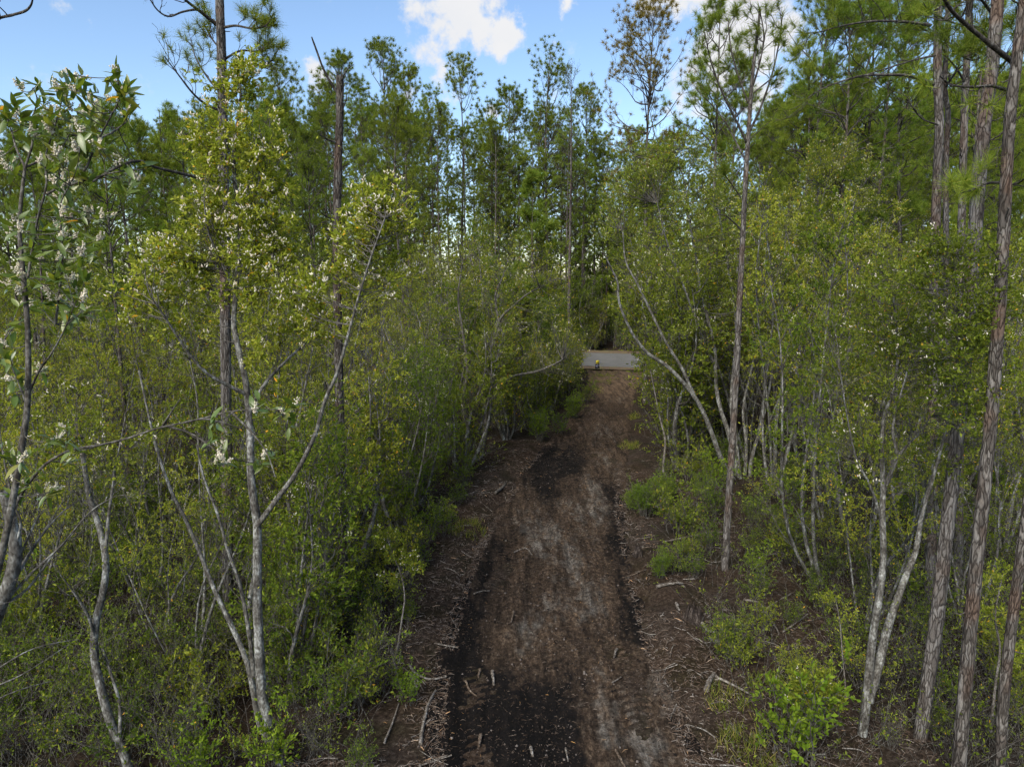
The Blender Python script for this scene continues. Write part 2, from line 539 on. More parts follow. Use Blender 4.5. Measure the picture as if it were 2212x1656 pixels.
pk = sum(spot(*q) for q in [(1010, 1600, 70, 120), (1130, 1620, 50, 150), (1210, 1560, 36, 120), (1000, 1480, 45, 60), (990, 1330, 20, 50), (1375, 1330, 36, 60),
                            (1480, 1580, 30, 60), (1020, 1640, 80, 90), (1140, 1600, 36, 100), (1200, 1640, 50, 80), (985, 1400, 30, 50), (1330, 1090, 20, 60), (1190, 1000, 60, 36), (1230, 980, 40, 30), (1140, 1010, 40, 34), (1320, 880, 45, 16), (1180, 1050, 22, 60), (1345, 1170, 26, 40)])
sk = sum(spot(*q) for q in [(1290, 1050, 34, 60), (1310, 990, 22, 26), (1260, 1100, 50, 40), (1150, 1130, 60, 40), (1330, 1560, 90, 110), (1400, 1620, 70, 60), (1440, 1480, 50, 60), (1130, 1360, 60, 45), (1190, 1310, 30, 30),
                            (1180, 1180, 40, 50), (1300, 930, 40, 20), (1010, 1500, 18, 26), (1270, 1300, 60, 50), (1240, 1210, 30, 60), (1340, 860, 25, 12)])
peat = np.clip(sstep(.30, .80, peat * .55 + .42 * np.clip(pk, 0, 1.1) - .18 * np.clip(sk, 0, 1) + .5 * (fbm(TX * 7, TY * 2.2, 63) - .5) + .5 * (fbm(TX * 16, TY * 9, 64, 3) - .5) + .12), 0, 1)
bn = fbm(TX * 2.5, TY * .5, 65) - .5
band = np.exp(-((U + .80 + .25 * bn) / .20) ** 2) * sstep(8, 10, TY) * (1 - sstep(17, 21, TY)) + .45 * np.exp(-((U - .88 + .2 * bn) / .17) ** 2) * sstep(11, 13, TY) * (1 - sstep(23, 28, TY))
low = (1 - sstep(10.6, 13.2, TY + 1.6 * bn)) * (1 - sstep(-.05, .35, U + .5 * bn)) * (1 - .75 * np.exp(-((U + .28) / .07) ** 2))
peat = np.clip(peat + .75 * band * (.6 + fbm(TX * 9, TY * 4, 66, 3)) * .9 + .9 * low * (.45 + fbm(TX * 12, TY * 5, 67, 3)), 0, 1)
sand = sstep(.45, .85, fbm(TX * 4.0, TY * 1.0, 71) * .45 + .3 * np.clip(sk, 0, 1.1) + .6 * (fbm(TX * 11, TY * 4, 72, 3) - .5) + .07) * (1 - .6 * np.clip(pk, 0, 1))
fade = sstep(30, 50, TY)
mb = MB()
nx, ny = len(V), len(tyv)
idx = (np.arange(ny - 1)[:, None] * nx + np.arange(nx - 1)[None]).ravel()
mb.add(np.stack([TX, TY, TZ], -1), np.stack([idx, idx + 1, idx + nx + 1, idx + nx], -1))
tme = mb.mesh('dirt_track', True)
ca = tme.color_attributes.new('soil', 'FLOAT_COLOR', 'POINT')
ca.data.foreach_set('color', np.stack([peat * (1 - .4 * fade), sand, fade, np.ones_like(fade)], -1).ravel().astype(np.float32))
tm = M('track_soil')
t = tm.n('TexCoord'); at_ = tm.n('Attribute', _attribute_name='soil')
sp = tm.n('SeparateColor'); tm.l(at_.outputs['Color'], sp.inputs[0])
mp = tm.n('Mapping'); mp.inputs['Scale'].default_value = (1, .6, 1); tm.l(t.outputs['Object'], mp.inputs[0])
n2 = tm.noise(15, 9, mp.outputs[0], .8); n4 = tm.noise(30, 6, t.outputs['Object'], .8)
ms = tm.n('Mapping'); ms.inputs['Scale'].default_value = (1, .10, 1); ms.inputs['Rotation'].default_value = (0, 0, -.12); tm.l(t.outputs['Object'], ms.inputs[0])
streak = tm.noise(7, 5, ms.outputs[0], .65); n5 = tm.noise(6, 4, t.outputs['Object'])
brown = tm.ramp(n2, [(.36, (.010, .0068, .005)), (.5, (.046, .031, .021)), (.58, (.095, .068, .047)), (.70, (.20, .155, .115))])
black = tm.ramp(n4, [(.36, (.0022, .002, .002)), (.56, (.006, .005, .005)), (.68, (.02, .016, .014)), (.78, (.09, .07, .058))])
grey = tm.ramp(n2, [(.36, (.026, .022, .018)), (.5, (.10, .09, .079)), (.60, (.185, .17, .152)), (.72, (.31, .29, .265))])
c = tm.mix(sp.outputs[1], brown, grey)
pf = tm.n('Math', _operation='MULTIPLY_ADD'); tm.l(n5, pf.inputs[0]); pf.inputs[1].default_value = .5; pf.inputs[2].default_value = -.25
pf2 = tm.n('Math', _operation='ADD', _use_clamp=True); tm.l(pf.outputs[0], pf2.inputs[0]); tm.l(sp.outputs[0], pf2.inputs[1])
c = tm.mix(pf2.outputs[0], c, black)
c = tm.mix(sp.outputs[2], c, tm.mix(.55, c, (.125, .085, .055)))
c = tm.mix(1.0, c, tm.ramp(streak, [(.36, (.5, .5, .5)), (.5, (.95, .95, .95)), (.64, (1.5, 1.48, 1.45))]), 'MULTIPLY')
tm.l(c, tm.b.inputs['Base Color']); tm.b.inputs['Roughness'].default_value = .95; tm.b.inputs['Specular IOR Level'].default_value = .12
tm.bump(tm.mix(.4, n2, n4), 1.0, .06)
structure('dirt_track', tme, tm.m)


# the paved road across the far end and its straw-covered verges
def ribbon(name, s0, s1, z, mat, seg=120, half=90, wobble=0.0, ns=2):
    mb = MB()
    u = np.linspace(-half, half, seg + 1)
    ss = np.linspace(0, 1, ns)
    lo = s0 + wobble * (fbm(u * .8, u * 0, 81) - .5); hi = s1 + wobble * (fbm(u * .8, u * 0 + 7, 82) - .5)
    S = lo[:, None] + (hi - lo)[:, None] * ss[None]
    XX = RA[0] + RU[0] * u[:, None] + RN[0] * S; YY = RA[1] + RU[1] * u[:, None] + RN[1] * S
    ZZ = base_z(XX, YY) + z
    idx = (np.arange(seg)[:, None] * ns + np.arange(ns - 1)[None]).ravel()
    mb.add(np.stack([XX, YY, ZZ], -1), np.stack([idx, idx + ns, idx + ns + 1, idx + 1], -1))
    return structure(name, mb.mesh(name), mat)


rm = M('asphalt_worn')
t = rm.n('TexCoord'); n1 = rm.noise(60, 4, t.outputs['Object'], .7); n2 = rm.noise(1.2, 4, t.outputs['Object'])
c = rm.mix(1.0, rm.ramp(n1, [(.3, (.085, .084, .08)), (.7, (.14, .138, .134))]), rm.ramp(n2, [(.3, (.85, .86, .85)), (.7, (1.1, 1.1, 1.12))]), 'MULTIPLY')
rm.l(c, rm.b.inputs['Base Color']); rm.b.inputs['Roughness'].default_value = .85
vm = M('verge_straw')
t = vm.n('TexCoord'); n1 = vm.noise(20, 5, t.outputs['Object'], .7); n2 = vm.noise(.9, 4, t.outputs['Object'])
c = vm.mix(vm.ramp(n2, [(.45, (0, 0, 0)), (.65, (.7, .7, .7))]), vm.ramp(n1, [(.3, (.05, .03, .018)), (.55, (.12, .075, .045)), (.75, (.20, .14, .09))]), (.13, .13, .045))
vm.l(c, vm.b.inputs['Base Color']); vm.b.inputs['Roughness'].default_value = .95
ribbon('road', 0, RW, .03, rm.m)
ribbon('near_verge', -1.5, .02, .012, vm.m, wobble=1.3, ns=4)
ribbon('far_verge', RW - .02, RW + 2.3, .022, vm.m, wobble=.9, ns=4)


# ------------------------------------------------------------------ growing woody plants
def grow(par, n, t0, t1, L0, L1, a0, a1, up, P=5, curve=.0, wob=.05, taper=.35, first=None):
    """n children on every parent polyline (N,Pp,3); returns (N*n,P,3) and the parameter t"""
    N_, Pp, _ = par.shape
    t = rng.uniform(t0, t1, (N_, n)) if first is None else np.broadcast_to(first, (N_, n))
    s = t * (Pp - 1); i = np.clip(s.astype(int), 0, Pp - 2); fr = (s - i)[..., None]
    rows = np.arange(N_)[:, None]
    p0 = par[rows, i] * (1 - fr) + par[rows, i + 1] * fr
    tan = unit(par[rows, i + 1] - par[rows, i])
    v = rng.normal(size=(N_, n, 3))
    perp = unit(v - (v * tan).sum(-1, keepdims=True) * tan)
    a = np.radians(rng.uniform(a0, a1, (N_, n)))[..., None]
    d = unit(tan * np.cos(a) + perp * np.sin(a) + np.array([0, 0, up]))
    Ln = rng.uniform(L0, L1, (N_, n)) * (1 - taper * t)
    return poly(p0.reshape(-1, 3), d.reshape(-1, 3), Ln.ravel(), P, curve, wob), t.ravel()


def poly(p0, d, Ln, P=5, curve=0.0, wob=.05):
    s = np.linspace(0, 1, P)[None, :, None]
    w1 = rng.normal(size=(len(p0), 1, 3)) * wob; w2 = rng.normal(size=(len(p0), 1, 3)) * wob
    Lx = Ln[:, None, None]
    return p0[:, None] + d[:, None] * s * Lx + np.array([0, 0, 1.0]) * curve * Lx * s ** 2 + Lx * (w1 * np.sin(s * 3.1) + w2 * np.sin(s * 6.3))


def lin(r0, r1, n, P):
    r0 = np.broadcast_to(np.asarray(r0, float), (n,)); r1 = np.broadcast_to(np.asarray(r1, float), (n,))
    return r0[:, None] + (r1 - r0)[:, None] * np.linspace(0, 1, P)[None]


def leafing(mb, tw, n, ln, wd, t0=.3, droop=.1, spreadv=.9, keep=None):
    if keep is not None:
        tw = tw[keep]
    N_, P, _ = tw.shape
    if N_ == 0:
        return
    t = rng.uniform(t0, 1.02, (N_, n)); s = np.clip(t, 0, .999) * (P - 1); i = s.astype(int); fr = (s - i)[..., None]
    r = np.arange(N_)[:, None]
    p = tw[r, i] * (1 - fr) + tw[r, i + 1] * fr
    tan = unit(tw[r, i + 1] - tw[r, i])
    d = unit(tan * .8 + rng.normal(size=p.shape) * spreadv * .6 + np.array([0, 0, .15]))
    k = N_ * n
    f = np.repeat(rng.uniform(.6, 1.35, N_), n)
    mb.leaves(p.reshape(-1, 3), d.reshape(-1, 3), rng.uniform(ln * .65, ln * 1.25, k) * f, rng.uniform(wd * .7, wd * 1.25, k) * f, droop=droop)


def smooth_line(pts, per=5):
    """Catmull-Rom through the points"""
    p = np.asarray(pts, float)
    q = np.concatenate([[2 * p[0] - p[1]], p, [2 * p[-1] - p[-2]]])
    out = []
    for i in range(1, len(q) - 2):
        for k in range(per):
            t = k / per
            out.append(.5 * ((2 * q[i]) + (-q[i - 1] + q[i + 1]) * t + (2 * q[i - 1] - 5 * q[i] + 4 * q[i + 1] - q[i + 2]) * t * t + (-q[i - 1] + 3 * q[i] - 3 * q[i + 1] + q[i + 2]) * t ** 3))
    out.append(q[-2])
    return np.array(out)


# thicket trees: several grey stems, fine grey twigs, small leaves, cream flower spikes near the top
def thicket_tree(h, stems, nb, leaf, per_twig, spreadm=.9, low=.30, bloom=.12, dead=.15):
    w, c, b = MB(), MB(), MB()
    a = rng.uniform(0, 6.28, stems)
    p0 = np.stack([np.cos(a) * .12, np.sin(a) * .12, np.full(stems, -.15)], -1)
    d = unit(np.stack([np.cos(a) * rng.uniform(.08, .34, stems), np.sin(a) * rng.uniform(.08, .34, stems), np.ones(stems)], -1))
    Ls = h * rng.uniform(.66, .92, stems)
    st = poly(p0, d, Ls, 12, .02, .035)
    w.tubes(st, lin(rng.uniform(.035, .075, stems), .008, stems, 12), 6)
    br, tb = grow(st, nb, low, 1.0, h * .10, h * .26, 25, 70, .35, 6, .15, .06, .55)
    x = MB()
    x.tubes(br, lin(.014, .004, len(br), 6), 4)
    sb, _ = grow(br, 5, .2, 1.0, .35, .95, 25, 75, .22, 4, .05, .08)
    x.tubes(sb, lin(.0055, .0025, len(sb), 4), 3)
    tw, _ = grow(sb, 5, .15, 1.0, .15, .42, 20, 75, .15, 3, .0, .08)
    x.tubes(tw[::4], lin(.0032, .0016, len(tw[::4]), 3), 3)
    # bare twigs lower down
    bt, _ = grow(st, 6, .08, low + .1, .5, 1.4, 30, 80, .25, 5, .05, .08)
    x.tubes(bt, lin(.006, .002, len(bt), 5), 3)
    bt2, _ = grow(bt, 5, .2, 1, .2, .6, 20, 70, .1, 3)
    x.tubes(bt2, lin(.003, .0014, len(bt2), 3), 3)
    zt = tw[:, -1, 2] / h
    bl_ = np.repeat(rng.random(len(br)) < .86, 25)
    live = bl_ & (rng.random(len(tw)) < np.clip(.62 + 1.1 * (zt - low), .35, 1) * (1 - dead))
    leafing(c, tw, per_twig, leaf, leaf * .46, .15, keep=live)
    leafing(c, bt2, 4, leaf, leaf * .46, .3, keep=rng.random(len(bt2)) < .6)
    fb = np.repeat(rng.random(len(br)) < .5, 25)
    fl = fb & (rng.random(len(tw)) < bloom * 1.3) & (zt > .5)
    ft = tw[fl]
    if len(ft):
        for k in range(5):
            b.buds(ft[:, -1] + rng.normal(size=(len(ft), 3)) * .028, unit(rng.normal(size=(len(ft), 3)) * .5 + np.array([0, 0, .7])), rng.uniform(.03, .06, len(ft)), rng.uniform(.011, .018, len(ft)))
    n4 = sum(len(q) for q in w.f[4])
    for q in x.f[4]:
        w.f[4].append(q + w.n)
    w.v += x.v; w.n += x.n
    me = w.mesh('thicket_wood', True)
    mi = np.ones(len(me.polygons), np.int32); mi[:n4] = 0
    me.polygons.foreach_set('material_index', mi)
    me.materials.append(BARK_T); me.materials.append(BARK_TW)
    return me, c.mesh('thicket_crown'), b.mesh('thicket_bloom')


def bush(h, stems, leaf, per_twig, wide=.5, fine=False, wood=True):
    w, c = MB(), MB()
    a = rng.uniform(0, 6.28, stems)
    p0 = np.stack([np.cos(a) * .15 * rng.random(stems), np.sin(a) * .15 * rng.random(stems), np.full(stems, -.05)], -1)
    d = unit(np.stack([np.cos(a) * rng.uniform(.1, wide, stems), np.sin(a) * rng.uniform(.1, wide, stems), np.ones(stems)], -1))
    st = poly(p0, d, h * rng.uniform(.55, 1.0, stems), 6, .0, .06)
    w.tubes(st, lin(.009, .003, stems, 6), 4)
    br, _ = grow(st, 7, .2, 1, h * .16, h * .4, 25, 65, .3, 4, .05)
    w.tubes(br, lin(.004, .002, len(br), 4), 3)
    tw, _ = grow(br, 4, .2, 1, .08, .26, 20, 70, .2, 3)
    w.tubes(tw, lin(.0024, .0012, len(tw), 3), 3)
    if fine:
        leafing(c, tw, per_twig, leaf, leaf * .3, .1, spreadv=1.0)
        leafing(c, br, per_twig, leaf, leaf * .22, .2, spreadv=1.0)
    else:
        leafing(c, tw, per_twig, leaf, leaf * .48, .2)
    return w.mesh('bush_wood', True), c.mesh('bush_leaves')


# pines: clear trunk, ascending boughs, long needles in tufts at the ends of the shoots
def tufts(mb, tips, dirs, k, ln, wd, stem=.12):
    n = len(tips)
    if n == 0:
        return
    a = np.radians(rng.uniform(8, 105, (n, k)) ** 1.0)[..., None]
    v = rng.normal(size=(n, k, 3)); d0 = dirs[:, None]
    perp = unit(v - (v * d0).sum(-1, keepdims=True) * d0)
    d = unit(d0 * np.cos(a) + perp * np.sin(a))
    p = tips[:, None] - d0 * (stem * rng.random((n, k, 1)))
    mb.needles(p.reshape(-1, 3), d.reshape(-1, 3), rng.uniform(ln * .7, ln * 1.15, n * k), np.full(n * k, wd))


def pine(h, r0, crown, Lmax, nb, k, ln, wd, sec=6, ter=2, live=1.0, lean=.01, sides=8, tuftkeep=1.0, stubs=8, top=.05):
    w, c = MB(), MB()
    P = 14
    d = unit(np.array([[rng.normal() * lean, rng.normal() * lean, 1.0]]))
    tr = poly(np.array([[0, 0, -.2]]), d, np.array([h + .2]), P, 0, .006)
    rr = r0 * (1 - .86 * np.linspace(0, 1, P) ** 1.1)[None]
    rr[0, 0] *= 1.25
    w.tubes(tr, rr, sides)
    bw = MB()
    tt = np.sort(rng.random(nb)) ** .9
    tz = 1 - crown + crown * tt * (1 - top * .3)
    prof = np.where(tt < .45, .42 + 1.28 * tt, 1.0) * np.clip(1.22 * (1 - tt) ** .48, .18, 1.04)
    a = rng.uniform(0, 6.28, nb)
    el = np.radians(rng.normal(2 + 52 * tt, 9))
    s = tz * (P - 1); i = np.clip(s.astype(int), 0, P - 2); fr = (s - i)[:, None]
    p0 = tr[0, i] * (1 - fr) + tr[0, i + 1] * fr
    d = np.stack([np.cos(a) * np.cos(el), np.sin(a) * np.cos(el), np.sin(el)], -1)
    Lb = Lmax * prof * rng.uniform(.6, 1.1, nb)
    br = poly(p0, d, Lb, 7, .28, .05)
    bw.tubes(br, lin(np.clip(.014 * Lb + .006, .008, .05), .006, nb, 7), 4)
    sb, ts = grow(br, sec, .30, 1.0, .18 * Lmax, .40 * Lmax, 22, 60, .32, 5, .12, .05, .5)
    bw.tubes(sb, lin(.010, .004, len(sb), 5), 3)
    tips = [br[:, -1], sb[:, -1]]; dirs = [unit(br[:, -1] - br[:, -2]), unit(sb[:, -1] - sb[:, -2])]
    if ter:
        tb, _ = grow(sb, ter, .35, .95, .10 * Lmax, .22 * Lmax, 20, 55, .35, 3, .05, .05)
        bw.tubes(tb, lin(.006, .003, len(tb), 3), 3)
        tips.append(tb[:, -1]); dirs.append(unit(tb[:, -1] - tb[:, -2]))
    # leader shoots
    tips.append(tr[0, -1:]); dirs.append(np.array([[0, 0, 1.0]]))
    tips = np.concatenate(tips); dirs = unit(np.concatenate(dirs) + np.array([0, 0, .35]))
    kp = rng.random(len(tips)) < tuftkeep
    tufts(c, tips[kp], dirs[kp], k, ln, wd)
    if stubs:
        z = rng.uniform(.30, 1 - crown + .08, stubs); s = z * (P - 1); i = s.astype(int); fr = (s - i)[:, None]
        q = tr[0, i] * (1 - fr) + tr[0, i + 1] * fr
        a = rng.uniform(0, 6.28, stubs)
        sbs = poly(q, unit(np.stack([np.cos(a), np.sin(a), rng.uniform(-.1, .5, stubs)], -1)), rng.uniform(.15, .5, stubs) * Lmax, 5, .1, .06)
        bw.tubes(sbs, lin(.016, .004, stubs, 5), 4)
        s2, _ = grow(sbs, 3, .3, 1, .2, .6, 25, 60, .1, 4)
        bw.tubes(s2, lin(.006, .002, len(s2), 4), 3)
    return w.mesh('pine_trunk', True), bw.mesh('pine_boughs', True), c.mesh('pine_needles')


# ------------------------------------------------------------------ heroes: trees traced limb by limb at their own distance
class Hero:
    def __init__(self, name, label, cat, base, group=None):
        self.base = np.array(base, float)
        self.o = thing(name, label, cat, self.base, group)
        self.samples, self.w, self.c, self.b, self.tw = [], MB(), MB(), MB(), MB()

    def limb(self, pix, Y0, Y1, w0, w1, k=8, per=6, rough=0.0, mbx=None):
        n = len(pix)
        Ys = np.linspace(Y0, Y1, n)
        p = smooth_line([at(x, y, Yd) for (x, y), Yd in zip(pix, Ys)], per)
        m = len(p)
        yy = np.linspace(Y0, Y1, m)
        wpx = w0 + (w1 - w0) * np.linspace(0, 1, m)
        r = wpx / 2 / F * yy
        if rough:
            r = r * (1 + rough * rng.normal(size=m))
        (mbx or self.w).tubes((p - self.base)[None], r[None], k)
        self.samples.append(p)
        return p

    def sprays(self, blobs, Y, sub=5, per=9, leaf=.05, ratio=.42, bloom=.15, r=.006, bl=(.05, .018), squash=.9, dead=.1, Lsub=(.18, .42), Ltw=(.10, .26), bloomn=3):
        S = np.concatenate(self.samples)
        T = []
        for q in blobs:
            x, y, rp, n = q[:4]; Yb = q[4] if len(q) > 4 else Y
            c = at(x, y, Yb); R = rp / F * Yb
            v = unit(rng.normal(size=(n, 3))) * (rng.random((n, 1)) ** .45) * R
            T.append(c + v * np.array([1, squash, 1]))
        T = np.concatenate(T)
        D = np.linalg.norm(T[:, None] - S[None], axis=-1) + .8 * np.clip(S[None, :, 2] - T[:, None, 2] + .15, 0, None)
        j = D.argmin(1)
        src = S[j]
        s = np.linspace(0, 1, 7)[None, :, None]
        mid = (src + T) / 2 + rng.normal(size=T.shape) * .08 * np.linalg.norm(T - src, axis=1, keepdims=True) - np.array([0, 0, .06]) * np.linalg.norm(T - src, axis=1, keepdims=True)
        br = src[:, None] * (1 - s) ** 2 + 2 * mid[:, None] * s * (1 - s) + T[:, None] * s ** 2
        Lb = np.linalg.norm(T - src, axis=1)
        br = br - self.base
        self.tw.tubes(br, lin(np.clip(r * (.5 + Lb), r * .6, r * 3), r * .45, len(br), 7), 4)
        sb, _ = grow(br, sub, .45, 1.0, Lsub[0], Lsub[1], 20, 65, .2, 4, .05, .07, .2)
        self.tw.tubes(sb, lin(r * .55, r * .3, len(sb), 4), 3)
        tw, _ = grow(sb, 4, .2, 1.0, Ltw[0], Ltw[1], 20, 70, .2, 3)
        self.tw.tubes(tw[::3], lin(r * .35, r * .2, len(tw[::3]), 3), 3)
        leafing(self.c, tw, per, leaf, leaf * ratio, .2, keep=rng.random(len(tw)) > dead)
        f = tw[rng.random(len(tw)) < bloom]
        for k in range(bloomn):
            self.b.buds(f[:, -1] + rng.normal(size=(len(f), 3)) * bl[0] * .4, unit(rng.normal(size=(len(f), 3)) * .5 + np.array([0, 0, .7])), rng.uniform(bl[0] * .7, bl[0] * 1.3, len(f)), rng.uniform(bl[1] * .7, bl[1] * 1.3, len(f)))

    def twigs(self, n, t0, t1, L0, L1, r=.004, leafn=0, leaf=.04, sub=4):
        for p in self.samples:
            q = (p - self.base)[None]
            a, _ = grow(q, n, t0, t1, L0, L1, 25, 70, .3, 6, .1, .06)
            self.tw.tubes(a, lin(r, r * .4, len(a), 6), 3)
            b, _ = grow(a, sub, .2, 1, L0 * .4, L1 * .5, 20, 65, .15, 4)
            self.tw.tubes(b, lin(r * .5, r * .25, len(b), 4), 3)
            if leafn:
                leafing(self.c, b, leafn, leaf, leaf * .42)

    def done(self, bark, leafm=None, bloomm=None, twm=None):
        link('trunk', self.w.mesh('trunk', True), bark, self.o)
        if self.tw.n:
            link('twigs', self.tw.mesh('twigs', True), twm or BARK_TW, self.o)['kind'] = 'stuff'
        if self.c.n:
            link('crown', self.c.mesh('crown'), leafm, self.o)
        if self.b.n:
            link('blossom', self.b.mesh('blossom'), bloomm or BLOOM, self.o)['kind'] = 'stuff'


def gbase(x, y):
    g = ground(x, y)
    return np.array([g[0], g[1], float(gz(g[0], g[1]))])


def rough_trunk(mb, p, r, k=26, amp=.10, step=.03, seed=0):
    """trunk with raised bark plates and furrows in the geometry"""
    seg = np.linalg.norm(np.diff(p, axis=0), axis=1); s = np.concatenate([[0], np.cumsum(seg)])
    m = int(s[-1] / step)
    q = np.linspace(0, s[-1], m)
    pp = np.stack([np.interp(q, s, p[:, j]) for j in range(3)], -1); rr = np.interp(q, s, r)
    tan = unit(np.gradient(pp, axis=0)); ref = np.array([.2, 1, .05])
    u = unit(np.cross(tan, ref)); w = np.cross(tan, u)
    a = np.arange(k) * 2 * math.pi / k
    A, Q = np.meshgrid(a, q)
    wx = np.cos(A) * 2.6; wy = np.sin(A) * 2.6
    n = vnoise(wx * 2 + 50 + seed * 17, Q * 5.5 + wy * 1.3, 3) * .6 + vnoise(wy * 2 + 80, Q * 5.5 - wx * 1.3 + seed * 9, 4) * .6
    pl = np.abs(n - .6) * 2.2
    pl = np.clip(pl * 2.2, 0, 1) + .35 * (vnoise(wx * 6 + 9, Q * 22 + wy * 6, 6) - .5)
    rad = rr[:, None] * (1 + amp * (pl - .7))
    v = pp[:, None] + (u[:, None] * np.cos(A)[..., None] + w[:, None] * np.sin(A)[..., None]) * rad[..., None]
    i = np.arange(m - 1)[:, None] * k; j = np.arange(k)[None]
    mb.add(v, np.stack([i + j, i + (j + 1) % k, i + k + (j + 1) % k, i + k + j], -1).reshape(-1, 4))


def pine_hero(name, label, pix, Y0, Y1, w0, w1, base, bark=BARK_P, k=26):
    h = Hero(name, label, 'pine tree', base)
    n = len(pix); Ys = np.linspace(Y0, Y1, n)
    p = smooth_line([at(x, y, d) for (x, y), d in zip(pix, Ys)], 6)
    r = (w0 + (w1 - w0) * np.linspace(0, 1, len(p))) / 2 / F * np.linspace(Y0, Y1, len(p))
    rough_trunk(h.w, p - h.base, r, k, seed=len(pix) + int(w0))
    h.samples.append(p)
    h.bw, h.nd, h.bs = MB(), MB(), []
    m = 16
    ii = rng.integers(2, len(p) - 2, m); a_ = rng.uniform(0, 6.28, m)
    dd_ = unit(np.stack([np.cos(a_), np.sin(a_), rng.uniform(-.2, .6, m)], -1))
    sb_ = poly(p[ii] - h.base, dd_, r[ii] + rng.uniform(.04, .4, m) ** 1.4, 4, .05, .08)
    h.bw.tubes(sb_, lin(.014, .006, m, 4), 5)
    return h


def bough(h, pix, Y0, Y1, w0, w1, n=5, L0=.3, L1=.9, tuftn=60, ln=.24, wd=.0065, keep=1.0, sub=2, up=.3, tip=True):
    bw = MB(); h.bs.append(bw)
    p = h.limb(pix, Y0, Y1, w0, w1, 6, 5, .04, bw)
    q = (p - h.base)[None]
    a, _ = grow(q, n, .25, 1, L0, L1, 25, 65, up, 6, .15, .07, .3)
    bw.tubes(a, lin(.009, .004, len(a), 6), 4)
    tips, dirs = [a[:, -1]], [unit(a[:, -1] - a[:, -2])]
    if tip:
        tips.append(q[:, -1]); dirs.append(unit(q[:, -1] - q[:, -2]))
    if sub:
        b, _ = grow(a, sub, .3, .95, L0 * .5, L1 * .5, 25, 55, up, 4, .1, .06)
        bw.tubes(b, lin(.005, .003, len(b), 4), 3)
        tips.append(b[:, -1]); dirs.append(unit(b[:, -1] - b[:, -2]))
    tips, dirs = np.concatenate(tips), np.concatenate(dirs)
    kp = rng.random(len(tips)) < keep
    tufts(h.nd, tips[kp], unit(dirs[kp] + np.array([0, 0, .3])), tuftn, ln, wd)


def pine_done(h, bark, need=None):
    link('trunk', h.w.mesh('trunk', True), bark, h.o)
    for bw in h.bs:
        link('bough', bw.mesh('bough', True), BOUGH, h.o)
    if h.bw.n:
        link('stubs', h.bw.mesh('stubs', True), BOUGH, h.o)['kind'] = 'stuff'
    if h.nd.n:
        link('crown', h.nd.mesh('crown'), need or NEED_G, h.o)


# pine standing nearest on the right: rust-brown trunk leaning out of the top right corner
b = gbase(2068, 1700)
h = pine_hero('pine_tree', 'rust-brown pine trunk closest on the right with a bent lichen-grey bough high up',
              [(2068, 1700), (2085, 1480), (2106, 1250), (2126, 1050), (2141, 900), (2156, 700), (2165, 560), (2173, 400), (2181, 260), (2196, 130), (2212, 0), (2225, -120)], b[1], b[1] + .4, 31, 18, b)
bough(h, [(2187, 134), (2150, 105), (2095, 60), (2055, 22), (2030, -20), (2000, -80)], 9.9, 8.6, 12, 5, 5, keep=.6)
bough(h, [(2176, 195), (2140, 186), (2100, 188), (2058, 184), (2030, 165)], 9.9, 8.9, 8, 3, 6, keep=.25)
bough(h, [(2170, 395), (2130, 396), (2095, 412), (2062, 416), (2055, 388)], 9.9, 8.8, 6, 3, 2, .1, .35, 90, .26, keep=1)
bough(h, [(2200, 120), (2215, 60), (2218, 0), (2240, -60)], 9.9, 9.5, 9, 4, 6)
bough(h, [(2170, 400), (2200, 395), (2230, 370)], 9.9, 9.3, 5, 3, 2, keep=.5)
bough(h, [(2190, 180), (2205, 240), (2230, 265)], 9.9, 9.5, 8, 4, 4, keep=.4)
for x, y in ((2120, 335), (2138, 322), (2055, 372), (2070, 398)):
    tufts(h.nd, at(x, y + 20, 9.0)[None] - h.base, np.array([[.1, 0, 1.0]]), 110, .25, .004)
pine_done(h, BARK_P, NEED_L)

b = gbase(1986, 1600)
h = pine_hero('pine_tree', 'thick grey pine trunk with pale scars, second from the right edge', [(1986, 1605), (2008, 1450), (2028, 1300), (2047, 1130), (2072, 900), (2090, 700), (2105, 520), (2118, 352), (2131, 230), (2142, 150), (2152, 43), (2163, -90)], b[1], b[1] + 1.2, 31, 23, b)
bough(h, [(2148, 90), (2110, 60), (2060, 50), (2000, 20)], 12, 11, 7, 3, 7, keep=.8)
bough(h, [(2140, 170), (2175, 130), (2215, 90)], 12, 11, 6, 3, 6, keep=.8)
bough(h, [(2150, 40), (2120, 0), (2080, -40)], 12, 11, 7, 3, 8)
bough(h, [(2146, 110), (2100, 130), (2060, 110)], 12, 11.3, 5, 3, 6)
pine_done(h, BARK_PF)

b = gbase(2160, 1690)
h = pine_hero('pine_tree', 'slim grey pine trunk cut by the right edge of the picture', [(2158, 1700), (2168, 1504), (2185, 1353), (2209, 1170), (2240, 950), (2275, 650), (2300, 300), (2330, -60)], b[1], b[1] + .2, 25, 17, b)
pine_done(h, BARK_P)

